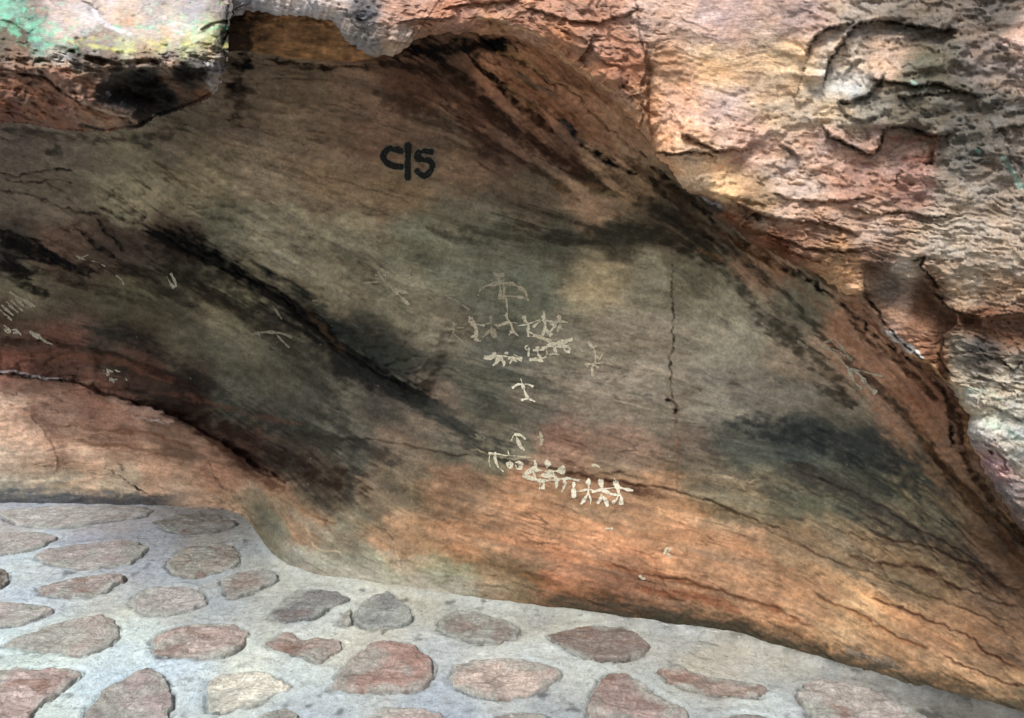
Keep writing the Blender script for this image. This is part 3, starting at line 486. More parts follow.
D = [('115 300', '112 312;108 345', '108 342;90 378', '110 342;150 380', '62 330;110 318;160 312', MG), ('190 270', '195 285;215 320;213 372', '213 350;190 360', '213 370;235 378', '180 285;215 298;252 305', MF),
     ('280 270', '283 280;288 320', '286 320;248 358', '288 320;302 360', '255 300;285 292;320 310', MG), ('352 258', '358 272;378 300;384 330', '384 328;368 348', '384 330;416 358', '322 306;360 290;405 294', MF),
     ('437 268', '440 280;458 300;456 330', '456 330;458 356', '458 330;492 354', '405 306;450 300;490 285;515 278', MM), ('526 262', '530 275;536 300;534 322', '534 320;524 350', '536 322;566 350', '480 312;505 290;532 278;565 290;582 305;560 332', MM),
     ('600 270', '600 280;606 302', '606 300;592 334', '606 302;614 322', '560 300;600 285;640 290', MF)]
for i, (hd, bd, l1, l2, ar, mt) in enumerate(D):
    ribbon(parts, 'painted_dancer', [f(hd, 2.4), f(bd, 1.5), f(l1, 1.1), f(l2, 1.2), f(ar, 1.0)], mt, 0.004, 20 + i)
ribbon(parts, 'painted_line', [f('490 350;525 364;562 378', 1.2), f('455 352;490 358', .8)], MF, 0.004, 30)
ribbon(parts, 'painted_animal', [f('252 452;275 456;300 446;350 448;390 455;426 462', 1.5), f('300 436', 2.2), f('355 433', 2.2), f('320 455;308 478;294 490', 1.2), f('330 455;345 478;342 494', 1.2), f('365 455;382 462;372 480', 1.1), f('382 462;405 472', 1.0), f('300 440;335 462', 1.1), f('390 440;428 458', 1.1)], MM, 0.004, 31, 'small crouching pale animal below the row of dancers')
ribbon(parts, 'painted_animal', [f('455 398;442 405;448 418;460 412', 1.0), f('460 408;458 448', 1.2), f('500 404;502 438;520 458;540 450', 1.1), f('465 464;495 462;525 472', 1.6), f('520 410;560 402;600 402;640 402', 1.3), f('540 402;545 440', 1.0), f('578 402;590 442', 1.1), f('620 396;630 424;650 426', 1.1), f('545 398;600 386;662 370', 1.5), f('555 440;575 436;600 440', .9), f('640 400;654 418', 1.1), f('480 420;530 418', 1.0)], MM, 0.004, 32, 'pale painted animals crossed by a spear')
ribbon(parts, 'painted_figure', [f('735 380;750 400;766 420;770 468;754 500;758 540', 1.0), f('722 486;760 482;802 478', 0.8), f('768 440;788 462;800 440', 0.7), f('730 500;735 480', .9), f('765 490;785 500', .9), f('745 412;775 400', .7)], MF, 0.004, 33, 'thin faded figure right of the dancers')
f = fr(340, 240, 0.336)
ribbon(parts, 'painted_figure', [f('112 92;128 118;152 142;180 168;204 192', 1.5), f('120 85;138 98;134 120', 1.4), f('148 130;180 154;216 156', 1.1), f('188 98;202 108;220 112', 1.2), f('210 88;206 104;208 126', 0.9), f('80 106;130 104;184 106', 0.9), f('70 128;118 124', .8)], MF, 0.004, 40, 'faded sprawling figure left of the archer')
ribbon(parts, 'painted_mark', [f('250 150;270 170;292 190', .8), f('320 170;350 182;385 208', .8)], MG, 0.004, 41)
f = fr(0, 280, 0.167)
ribbon(parts, 'painted_comb', [f('%d %d;%d %d;%d %d' % (a, b, a + 36, b + 34, a + 70, b + 62), 0.9) for a, b in ((0, 178), (10, 150), (38, 132), (66, 122), (92, 110), (118, 100), (60, 68), (140, 100))] + [f('60 72;110 104;160 126;212 162', 0.9)], MF, 0.004, 42, 'comb-like faded hatching at the far left')
ribbon(parts, 'painted_animal', [f('26 272;46 290;62 312;44 316;28 298;60 300;98 298;120 322;136 346', 1.0), f('80 318;100 312;112 322', 1.2)], MM, 0.004, 43)
ribbon(parts, 'painted_mark', [f('178 312;215 325;245 348;270 368;312 385', 1.1), f('190 320;240 345', 1.4)], MM, 0.004, 44)
ribbon(parts, 'painted_mark', [f('150 435;185 458;222 482', 0.8), f('248 468;270 490', .8)], MG, 0.004, 45)
ribbon(parts, 'painted_knot', [f('622 540;645 575;668 600;688 618;650 560;640 532', 0.7), f('650 540;690 560;700 590;672 600', 0.7), f('690 540;720 570;752 605;768 635;745 625;720 590;695 560', 0.8), f('700 545;735 562;760 600', 0.7), f('655 600;700 598;735 612', 0.7)], MM, 0.004, 46, 'knotted white glyph on the reddish rock at left')
f = fr(0, 240, 0.336)
ribbon(parts, 'painted_mark', [f('496 108;508 130;518 142', 1.1)], MM, 0.004, 47)
ribbon(parts, 'painted_mark', [f('508 100;520 122;524 138', 1.0)], MM, 0.004, 48)
ribbon(parts, 'painted_figure', [f('732 284;770 276;800 274;840 278;868 290', .8), f('770 276;776 298', .8), f('820 278;840 300;860 320', 0.8), f('812 196;824 214;838 234', .8), f('930 182;960 178;985 186', .9)], MG, 0.004, 49)
ribbon(parts, 'painted_mark', [f('228 48;250 58;290 66;312 78', 0.8), f('235 56;262 44', .7), f('345 105;362 118;368 134', .7)], MF, 0.004, 50)
f = fr(780, 320, 0.1172)
ribbon(parts, 'painted_spear', [f('318 160;340 195;380 225;440 262;510 335;590 420', 0.8), f('590 422;618 500;650 545;695 582', 1.6), f('645 440;690 480;740 555;815 622', 1.9), f('600 420;700 436;780 458;880 482', 0.8), f('380 188;420 180;455 152;500 200;545 250;572 312', 0.7), f('420 236;500 268;560 312', 1.0), f('455 200;520 250;600 330;640 362', 0.8)], MM, 0.004, 51, 'faded crossed spears on the brown band')
ribbon(parts, 'painted_mark', [f('150 180;190 210;235 235', 1.6)], MG, 0.004, 52)
f = fr(340, 478, 0.336)
ribbon(parts, 'painted_mark', [f('962 232;972 210;985 212;975 222;985 236', 0.7)], MM, 0.004, 53)
ribbon(parts, 'painted_mark', [f('892 290;900 300;908 298', 0.9)], MM, 0.004, 54)
ribbon(parts, 'painted_mark', [f('790 150;812 150', .7)], MM, 0.004, 55)
flush(parts, wall)

# ================================================================== OVERHANG
OANG = num('''420 20 15;520 25 25;600 60 40;640 110 55;700 60 5;700 200 28;780 230 18;950 240 5;960 300 8;900 90 -15;800 60 5;850 150 5;990 430 30;1000 500 50;720 150 15;880 340 45;960 340 0;870 265 5''')
OCOL = num('''
240 8 165 160 160;300 8 190 180 175;340 6 185 170 160;360 12 110 110 110;400 10 185 145 120;450 20 182 130 98;520 20 176 130 98;600 30 178 132 102;660 20 182 154 134;720 26 178 152 140;800 20 172 146 132;860 30 152 140 122;920 20 124 114 98;1000 20 112 104 92
360 40 150 140 130;400 46 190 168 145;440 36 175 125 85;500 36 190 140 92;560 50 180 128 85
600 84 182 132 88;620 60 170 118 82;660 70 190 146 102;720 62 212 174 122;790 56 206 176 130;850 50 196 178 152;885 60 190 160 130;920 70 108 106 86;1000 60 140 126 112;1018 40 190 160 140
640 120 205 155 105;680 120 200 155 120;720 110 188 160 142;780 110 184 160 126;850 86 196 192 180;840 110 188 170 136;910 110 112 106 88;980 110 108 104 92
660 150 215 165 115;690 150 208 168 122;750 145 192 156 132;830 150 180 148 126;880 150 160 130 108;960 150 110 106 94;1010 160 130 122 108;860 100 130 130 118
700 172 226 190 140;720 185 218 178 118;790 185 184 160 138;860 176 176 134 108;915 180 170 130 110;960 180 150 138 118;1005 190 150 138 120
760 205 150 124 84;790 210 186 158 132;700 205 90 62 44;740 220 120 84 56;800 240 160 122 92;870 226 178 150 124;950 235 172 158 134;1010 250 170 156 134
780 255 120 70 38;840 262 176 134 84;850 285 205 160 105;900 270 180 162 134;880 262 120 96 80;960 290 184 164 134;1010 285 172 148 118
885 295 120 104 88;900 310 180 144 114;880 312 170 134 104;920 335 150 106 70;905 345 165 120 86;930 300 112 80 52;945 330 96 64 40;935 365 140 96 58;960 320 120 84 54;985 325 132 92 62;1015 330 136 100 72;960 345 150 140 118;985 350 96 88 80
960 370 172 162 138;1010 375 178 172 152;980 400 182 172 148;990 420 172 176 158;1015 450 170 170 156;980 440 178 172 160;1000 500 148 132 120;975 460 186 150 142;990 470 180 146 142;1020 520 130 112 98
1200 300 160 150 130;1200 0 120 110 100;700 -150 180 150 130;300 -150 185 175 170;1200 560 160 150 140''')
G = (58, 52, 44); DK = (30, 22, 16)
OSTR = [
 ('822 92;830 60;845 40;858 24;880 20;905 24;925 27;960 32', 1.6, G, 0.8, 0.03, 16), ('806 62;812 44;825 30;842 26;858 20', 1.4, G, 0.8, 0.022, 14),
 ('806 66;802 80;798 90;790 100', 1.2, (80, 70, 58), 0.7, 0.014, 10),
 ('838 104;850 103;866 95;880 84;888 72', 3.5, (56, 54, 48), 0.7, 0.02, 12), ('846 78;852 66;862 58', 2, (90, 88, 80), .5, 0.01, 7), ('835 100;845 115;862 122;885 112', 4, (92, 92, 82), 0.6, 0.012, 8),
 ('822 125;832 138;850 146;868 153;880 148;888 130;905 128;930 136;955 134', 1.5, (50, 36, 30), 0.85, 0.032, 16), ('930 150;932 162;918 168;902 172;894 185', 1.4, (56, 36, 28), 0.85, 0.022, 12), ('890 138;912 142;935 138;926 158;900 160', 4, (140, 82, 60), 0.5, 0, 0),
 ('868 78;900 82;925 88;940 84;960 92;985 98', 1.6, (66, 60, 52), 0.7, 0.022, 12), ('900 72;930 70;960 74', 1.3, (150, 132, 116), 0.5, 0.01, 8), ('898 98;930 95;955 92', 1.2, (60, 54, 46), 0.7, 0.02, 9),
 ('680 136;700 141;715 149;735 148;752 150', 2, (112, 74, 50), 0.75, 0.032, 12), ('650 150;672 155;695 153;714 154', 2, (90, 62, 42), 0.75, 0.035, 10), ('780 146;790 153;800 158', 2.5, (84, 78, 78), 0.7, 0.015, 7),
 ('646 40;646 90;650 130;648 150', 1.6, (120, 84, 58), 0.7, -0.02, 10), ('636 0;640 30;645 60', 1.4, (96, 70, 56), 0.6, 0.015, 10), ('645 60;640 85;644 110;640 130', 1.2, (84, 60, 44), 0.6, -0.012, 8),
 ('593 32;590 45;584 56;580 62', 1.5, (74, 52, 42), 0.85, -0.018, 8), ('584 60;590 66', 3, (84, 84, 84), .7, 0, 0),
 ('470 18;500 22;525 30;545 42;565 60;578 70;598 82;615 92;628 110', 1.4, (226, 192, 150), 0.55, 0.016, 10), ('520 8;560 18;600 22;640 12', 1.3, (110, 76, 56), 0.6, 0.016, 12), ('440 10;470 4;520 0', 1.3, (120, 84, 66), .6, .012, 10),
 ('620 86;634 96;645 112;650 122', 7, (84, 50, 30), 0.55, -0.02, 8), ('618 110;630 120;646 128', 3, (150, 96, 54), .5, 0.012, 5), ('560 28;585 40;600 60;625 70', 1.2, (130, 92, 66), .6, 0.012, 10),
 ('395 24;420 18;440 20;455 14', 1.4, (110, 76, 62), .7, 0.014, 8), ('362 6;358 14;364 22', 4.5, (60, 58, 58), .75, 0.01, 6), ('385 38;410 44;440 36;470 30', 1.5, (120, 86, 62), .6, 0.018, 9), ('355 30;372 42;386 56', 5, (150, 150, 144), .6, 0, 0),
 ('690 194;700 200;712 206;722 212', 5, (58, 52, 48), 0.85, 0.01, 6), ('702 196;712 203;722 208', 1.8, (160, 160, 164), 0.6, 0, 0), ('745 218;755 216;764 222', 4, (44, 36, 30), 0.8, 0, 0),
 ('730 200;760 215;790 222;830 226;860 236', 3, (104, 66, 44), 0.6, 0.02, 10), ('722 212;760 236;790 252;820 262', 6, (106, 60, 32), 0.55, 0.012, 8), ('760 234;800 246;840 252;870 250', 2, (96, 60, 40), 0.6, 0.016, 8), ('740 228;744 222;750 216;760 210', 1.0, (190, 150, 116), .6, 0.008, 5),
 ('770 190;790 200;820 202;850 200;875 196', 1.3, (110, 86, 64), 0.6, 0.018, 10), ('845 205;870 215;900 212;930 220;960 216', 1.2, (110, 90, 70), .6, 0.016, 9), ('700 192;730 196;770 206', 1.4, (200, 160, 110), .5, 0.014, 8),
 ('912 262;925 256;922 268;930 276;938 288;935 292', 1.6, (54, 38, 26), 0.85, 0.02, 10), ('1000 128;1006 140;1012 160;1024 178', 1.2, (40, 36, 32), .8, -0.015, 8), ('992 132;1010 128;1026 126', 1.4, (60, 56, 50), .7, 0.015, 8),
 ('975 148;978 152', 3, (150, 205, 190), 0.8, 0, 0), ('1000 156;1008 166;1018 180;1024 190', 3, (150, 205, 190), 0.65, 0, 0), ('912 80;918 83', 2.5, (170, 210, 196), .6, 0, 0), ('880 112;882 116', 2, (40, 36, 32), .7, 0, 0),
 ('935 292;948 306;962 312;976 316;1000 316;1024 312', 1.5, (36, 24, 16), 0.9, 0, 0),
 ('862 264;866 290;862 295', 1.2, (70, 44, 28), 0.8, 0, 0), ('976 340;980 350;992 362;1006 368;1024 366', 3, (74, 74, 66), 0.6, -0.015, 8), ('1000 360;1012 370;1024 364', 1.4, (60, 50, 40), .8, .012, 6),
 ('970 372;1000 385;1024 400', 1.2, (110, 104, 90), .55, .012, 8), ('975 400;1000 410;1024 424', 1.2, (96, 92, 80), .55, .012, 8), ('985 420;1010 432;1024 440', 4, (150, 186, 168), .45, 0, 0), ('962 388;985 392;1005 400', 4, (164, 190, 172), .35, 0, 0),
 ('974 440;990 446;1002 458;1006 470;990 462;975 452', 2, (110, 76, 74), .6, 0.012, 5), ('988 452;992 456', 2.2, (70, 40, 44), .85, 0, 0), ('985 470;1000 485;1015 505;1024 515', 4, (120, 122, 124), .6, 0.012, 5), ('960 400;966 412;967 430;968 438', 1.6, (210, 186, 146), .7, 0, 0),
 ('885 330;900 342;912 352;922 362', 4.2, (230, 230, 226), 0.95, 0.006, 4), ('868 296;880 318;900 342;925 365;942 380', 1.6, (48, 34, 24), .8, 0.012, 6), ('905 354;925 364;945 378;952 386', 2.4, (196, 158, 116), .8, 0.012, 5), ('948 382;960 388;962 398', 2.4, (222, 196, 154), .8, 0, 0),
 ('942 330;944 344;938 356;942 366;948 372', 1.5, (40, 26, 18), .8, 0, 0), ('700 24;704 20;716 16;722 17', 2.5, (226, 206, 200), .7, 0, 0),
]
RECESS = num('864 262;880 266;905 276;925 286;940 300;957 312;958 325;944 340;942 356;950 372;948 384;930 366;905 348;885 328;868 305;862 296')
FLAT2 = num('957 312;985 316;1024 312;1060 310;1060 352;1020 350;1004 368;990 362;978 345;962 338')
def over_relief(x, y, colour=True):
    A = shep(OANG, x, y, 50, 2.0)[..., 0]
    w1 = fbm(x / 50, y / 30, 31, 4); w2 = fbm(x / 50, y / 30, 41, 4)
    wx = x + 9 * w1 + 5 * fbm(x / 9, y / 7, 32, 3); wy = y + 8 * w2 + 5 * fbm(x / 9, y / 7, 42, 3)
    c1, p1 = cracks(x + 6 * w1, y + 5 * w2, A, 1410, 120, 12, 0.05); c2, p2 = cracks(x + 3 * w2, y + 2 * w1, A, 1430, 60, 5, 0.1); s5 = streak(x, y, A, 1450, 26, 2.2, 2)
    s1 = streak(x + 8 * w2, y + 7 * w1, A, 1100, 130, 11, 4); s2 = streak(x, y + 3 * w1, A, 1200, 70, 3.4, 3); s3 = streak(x, y, A, 1300, 150, 40, 3)
    rr = streak(x + 9 * w1, y + 8 * w2, A, 1400, 70, 8, 4, ridged)
    plates = fbm(x / 85 + 1.1 * w1, y / 46 + 1.1 * w2, 1500, 4); st = np.floor(plates * 5) / 5 + sm(0.88, 1.0, plates * 5 - np.floor(plates * 5)) / 5
    lay = sm(700, 860, x) * sm(170, 225, y) * sm(520, 330, y) + 0.35                     # thin-bedded ledges on the right
    calm = sm(130, 20, np.abs(x - 740)) * sm(150, 60, y)
    H = (1 - 0.75 * calm) * (0.034 * s3 + 0.006 * s1 * (0.4 + lay) + 0.003 * s2 * (0.3 + lay) + 0.004 * np.clip(rr, -0.3, 1) * (lay - 0.3) + 0.038 * st + (0.15 + 0.6 * lay) * (0.007 * p1 + 0.002 * p2) - 0.003 * c1 - 0.001 * c2 + 0.0012 * s5)
    H += 0.0016 * fbm(x / 6, y / 5, 56, 3) + 0.03 * fbm(x / 140, y / 100, 67, 2)
    # sawtooth beds: each juts out and undercuts the next
    q = (y - 0.12 * (x - 900) + 14 * w1 + 6 * s1) / 6.0; saw = q - np.floor(q)
    H += sm(0.4, 1.2, lay) * 0.013 * (saw ** 1.5 * sm(1.0, 0.86, saw)) * (0.5 + 0.8 * sm(-0.3, 0.5, w2))
    inr = inside(RECESS, wx * 0.3 + x * 0.7, wy * 0.3 + y * 0.7)
    _, Dr, _, _ = seg_dist(RECESS + [RECESS[0]], x * 0.7 + wx * 0.3, y * 0.7 + wy * 0.3, 60)
    Dr = np.minimum(Dr, 60); dent = np.where(inr, sm(0, 4, Dr) * (0.05 + 0.10 * sm(0, 40, Dr) * 0), 0)
    up = sm(380, 285, y); H = np.where(inr, 0.5 * H, H) - dent * (0.35 + 0.65 * up) - dent * 0.5 * sm(920, 950, x)
    in2 = inside(FLAT2, x, y); _, D2, _, _ = seg_dist(FLAT2 + [FLAT2[0]], x, y, 40); D2 = np.minimum(D2, 40)
    H = H - np.where(in2, 0.06 * sm(0, 6, D2) * sm(370, 320, y), 0)
    col = None
    if colour:
        s4 = streak(x + 10 * w1, y + 8 * w2, A, 1600, 110, 22, 4); hue = fbm(x / 34, y / 20, 1700, 4)
        col = sat(lin(shep(OCOL, x + 12 * w1 + 6 * s1, y + 10 * w2 + 5 * s4 + 4 * s2, 13, 2.6)), 0.66); col = 0.33 * (col / 0.33) ** 1.22 * 1.10 * np.array([1.0, 0.99, 1.02])
        col = col * np.exp(0.26 * s4 + 0.12 * s1 + 0.16 * s2 + 0.2 * fbm(x / 22, y / 14, 78, 5) + 0.30 * s5 - 0.4 * c1 - 0.25 * c2)[..., None]
        col = col * np.exp(0.24 * hue)[..., None] ** np.array([0.8, 0.1, -0.7])
        pit = sm(0.05, -0.6, rr); col = col * (1 - 0.05 * pit)[..., None]
        dk = sm(0.2, 0.55, fbm(x / 12, y / 7, 1800, 4)); col = col * (1 - 0.05 * dk)[..., None]
        pl = sm(0.3, 0.6, fbm(x / 10, y / 6, 1810, 4)); col = col + (lin((214, 200, 178)) - col) * (0.2 * pl)[..., None]
    else: col = np.zeros(x.shape + (3,))
    apply_strokes(col, H, x, y, x * 0.4 + wx * 0.6, y * 0.4 + wy * 0.6, OSTR, None, 1.6)
    return H, col
# lip: trace x, y, depth of lip | where the underside meets the wall x, y | far end of the face x, y, depth
LIP = num('''
-330 70 2.15 -330 84 -330 -260 2.3
0 62 2.2 0 80 0 -260 2.3
150 40 2.2 160 60 120 -260 2.25
222 16 2.2 236 52 230 -260 2.2
262 12 2.18 262 56 300 -260 2.15
300 16 2.15 300 61 370 -260 2.1
332 21 2.12 335 62 430 -260 2.08
346 40 2.12 350 62 470 -260 2.05
366 54 2.14 372 60 510 -260 2.0
392 56 2.18 400 46 560 -260 1.98
408 45 2.18 412 34 600 -260 1.95
430 35 2.18 430 24 640 -260 1.93
470 33 2.16 470 22 700 -260 1.9
508 36 2.14 510 24 780 -260 1.86
536 46 2.13 544 38 860 -260 1.82
566 64 2.12 578 54 940 -260 1.78
598 88 2.11 612 76 1020 -260 1.75
625 112 2.10 640 100 1100 -260 1.72
645 136 2.10 662 126 1180 -240 1.7
660 160 2.10 680 148 1250 -200 1.68
688 190 2.10 704 174 1300 -150 1.66
716 216 2.10 734 198 1340 -90 1.65
748 240 2.10 764 220 1370 -20 1.64
786 260 2.09 800 240 1390 60 1.64
815 272 2.08 828 256 1400 120 1.64
838 290 2.07 854 276 1400 180 1.65
862 302 2.09 880 292 1400 230 1.66
885 334 2.10 900 322 1400 280 1.68
912 360 2.10 926 348 1400 330 1.7
944 384 2.09 958 372 1400 380 1.72
958 398 2.08 974 388 1400 430 1.74
968 424 2.08 986 414 1400 480 1.76
972 446 2.08 990 436 1400 520 1.78
986 474 2.09 1004 462 1400 560 1.8
1008 508 2.10 1024 494 1400 600 1.84
1032 548 2.12 1048 534 1400 640 1.88
1090 600 2.10 1108 588 1400 690 1.92
1180 660 2.05 1200 650 1400 740 1.96''')
NS = 1250
Lc = curve(LIP, NS)
nz = fbm(np.arange(NS) / 16.0, np.zeros(NS), 61, 4)
tg = np.gradient(Lc[:, :2], axis=0); tg /= np.linalg.norm(tg, axis=1)[:, None]; nm = np.c_[tg[:, 1], -tg[:, 0]]
nz = nz + 0.5 * fbm(np.arange(NS) / 5.0, np.ones(NS), 63, 3); amp = 7.0 * np.clip(1 - np.exp(-((Lc[:, 0] - 520) / 60.0) ** 2) * 0.4, 0, 1)
Lc[:, :2] += nm * (nz * amp)[:, None]
Lc[:, 4] += 3.0 * fbm(np.arange(NS) / 22.0, np.ones(NS) * 3, 65, 4)
tw_in = wall_rbf(Lc[:, 3], Lc[:, 4])
NU = 60
rows_x, rows_y, rows_t, kind = [], [], [], []
for k in range(NU):                                                     # underside, from the wall out to the lip
    f = k / NU; e = math.sin(f * math.pi / 2)
    rows_x.append(Lc[:, 3] + (Lc[:, 0] - Lc[:, 3]) * f ** 1.3); rows_y.append(Lc[:, 4] + (Lc[:, 1] - Lc[:, 4]) * f ** 1.3)
    rows_t.append(tw_in + 0.05 + (Lc[:, 2] + 0.05 - tw_in - 0.05) * e); kind.append(0)
L_ = np.hypot(Lc[:, 5] - Lc[:, 0], Lc[:, 6] - Lc[:, 1])
dist = np.r_[np.arange(0, 200, 1.3), np.arange(200, 400, 1.6), np.arange(400, 760, 5)]; dist = dist / dist[-1]
for g in dist:
    rows_x.append(Lc[:, 0] + (Lc[:, 5] - Lc[:, 0]) * g); rows_y.append(Lc[:, 1] + (Lc[:, 6] - Lc[:, 1]) * g)
    dpx = g * L_
    face = Lc[:, 2] - 0.06 + (Lc[:, 7] - Lc[:, 2] + 0.06) * (g ** 0.8)
    rows_t.append(face + 0.11 * (1 - np.sqrt(np.clip(1 - (1 - np.clip(dpx / 26, 0, 1)) ** 2, 0, 1)))); kind.append(1)
OX, OY, OT = map(np.array, (rows_x, rows_y, rows_t))
kind = np.array(kind)[:, None]
H, ocol = over_relief(OX, OY)
fade = np.where(kind == 1, 1.0, 0.7 + 0.3 * np.clip(np.arange(len(OX))[:, None] / NU, 0, 1))
fade = np.clip(fade, 0, 1)
# visible ceiling colours, and the browner rock just under the lip
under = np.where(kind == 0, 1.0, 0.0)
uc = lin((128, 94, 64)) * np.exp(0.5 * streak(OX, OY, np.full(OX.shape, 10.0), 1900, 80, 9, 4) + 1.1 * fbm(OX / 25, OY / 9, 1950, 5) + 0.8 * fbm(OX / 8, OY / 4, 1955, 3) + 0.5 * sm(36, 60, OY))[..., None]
uc = uc + (lin((34, 22, 14)) - uc) * (sm(270, 242, OX + 26 * fbm(OX / 9, OY / 7, 1960, 3)) * 0.95)[..., None]  # left end painted dark with the shade of the cavity
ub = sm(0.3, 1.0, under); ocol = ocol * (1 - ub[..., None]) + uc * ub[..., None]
OT = OT - H * fade
M_OVER = mat_rock('weathered_sandstone', 0.86, 0.8, 0.15, 95, 0.25, (0.45, 1, 1.8), rad(15))
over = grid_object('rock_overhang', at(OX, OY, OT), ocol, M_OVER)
tag(over, 'rough sunlit tan and purple sandstone brow curving over the dark hollow at upper right', 'rock overhang')

# ================================================================== LEFT BOULDER
BCOL = num('''
10 4 140 190 165;4 12 160 215 190;40 12 190 170 155;30 22 150 190 165;60 6 235 215 205;60 30 232 212 200;90 20 245 232 225;110 8 240 220 210;100 40 190 175 160;125 46 205 205 165;130 30 236 226 215;140 16 245 220 200;160 44 228 214 160;150 30 225 215 205;170 30 245 240 240;200 40 240 244 190;215 30 236 244 186;190 52 225 225 165
150 4 210 205 200;190 6 206 198 196;222 8 180 174 172;231 14 110 104 98;231 24 70 62 54;230 34 50 44 38;180 22 226 226 210;130 24 235 190 150;165 34 240 205 170;120 12 244 210 180
40 44 150 175 155;20 40 120 110 92;10 30 130 120 100;60 52 200 190 175;80 56 130 120 108;110 56 150 132 116;140 60 160 140 120;170 60 165 142 124;195 62 120 116 108;210 52 214 196 150
20 54 150 125 105;20 76 124 86 64;60 80 140 100 76;100 74 136 108 82;80 98 150 112 88;30 100 130 92 70;60 112 128 84 62;10 114 120 74 52;100 118 150 112 84;90 92 140 100 74
115 76 60 54 46;140 74 38 36 32;150 88 22 20 18;120 92 26 24 22;105 92 50 44 38;165 98 32 28 24;160 108 40 34 30;185 72 36 34 30;190 82 60 50 40;175 88 110 80 56;200 92 120 84 58;205 100 110 76 54
215 60 150 146 140;222 50 130 124 118;215 76 165 160 156;205 66 88 84 80;218 88 190 186 184;226 70 110 104 98;228 36 60 54 48
-200 0 150 180 165;-200 60 140 120 100;-200 110 130 90 70;100 -100 210 200 190;240 -100 190 180 175''')  # near-white top: pale lichened rock with blown skylight put into its colour
BSTR = [
 ('0 66;20 72;45 76;58 88;75 100;95 108;115 116;140 122', 1.6, (54, 40, 32), 0.85, 0.03, 14), ('80 102;100 110;125 118;140 124', 2, (196, 168, 146), 0.6, 0, 0),
 ('0 110;25 116;45 124', 1.5, (80, 44, 30), 0.8, 0.012, 8), ('78 125;90 128;105 130', 3, (24, 20, 16), 0.9, 0.01, 5),
 ('200 30;212 24;228 20', 1.0, (110, 104, 84), 0.6, 0.02, 8), ('80 0;90 5;96 10', 1.6, (80, 76, 72), .8, .01, 6), ('92 8;100 20;112 28;130 36', 3, (236, 236, 246), .6, 0, 0),
 ('56 46;80 52;100 58;130 62;160 60', 4, (70, 66, 56), 0.45, 0.012, 6), ('96 68;108 58;118 56', 4, (40, 38, 34), .7, 0, 0), ('90 44;104 48;120 50;136 50', 2.6, (224, 226, 130), 0.45, 0, 0), ('64 40;80 44;92 46', 2, (216, 220, 150), 0.4, 0, 0),
 ('170 68;180 72;195 70;205 78', 5, (28, 26, 24), 0.75, 0.01, 6), ('130 92;145 96;165 104;172 112', 8, (20, 18, 16), 0.7, 0.01, 6), ('108 92;112 95', 3, (150, 150, 150), .7, 0.006, 3), ('122 102;126 105', 2.5, (130, 128, 124), .7, .006, 3), ('152 116;160 118', 2, (140, 130, 120), .6, .004, 3),
 ('205 60;210 70;208 82;214 92', 2, (225, 220, 214), .55, .01, 5), ('216 54;220 66;218 80', 1.6, (215, 210, 206), .5, .01, 5), ('0 2;14 10;28 26;44 40;56 50', 4, (150, 180, 160), 0.3, 0.008, 6),
  ('0 20;14 24;30 36', 3, (90, 76, 62), .55, .015, 6), ('60 62;90 66;110 74', 2.4, (210, 190, 172), .5, .012, 5), ('130 64;150 62;175 62', 2.4, (214, 190, 170), .55, .012, 5),
]
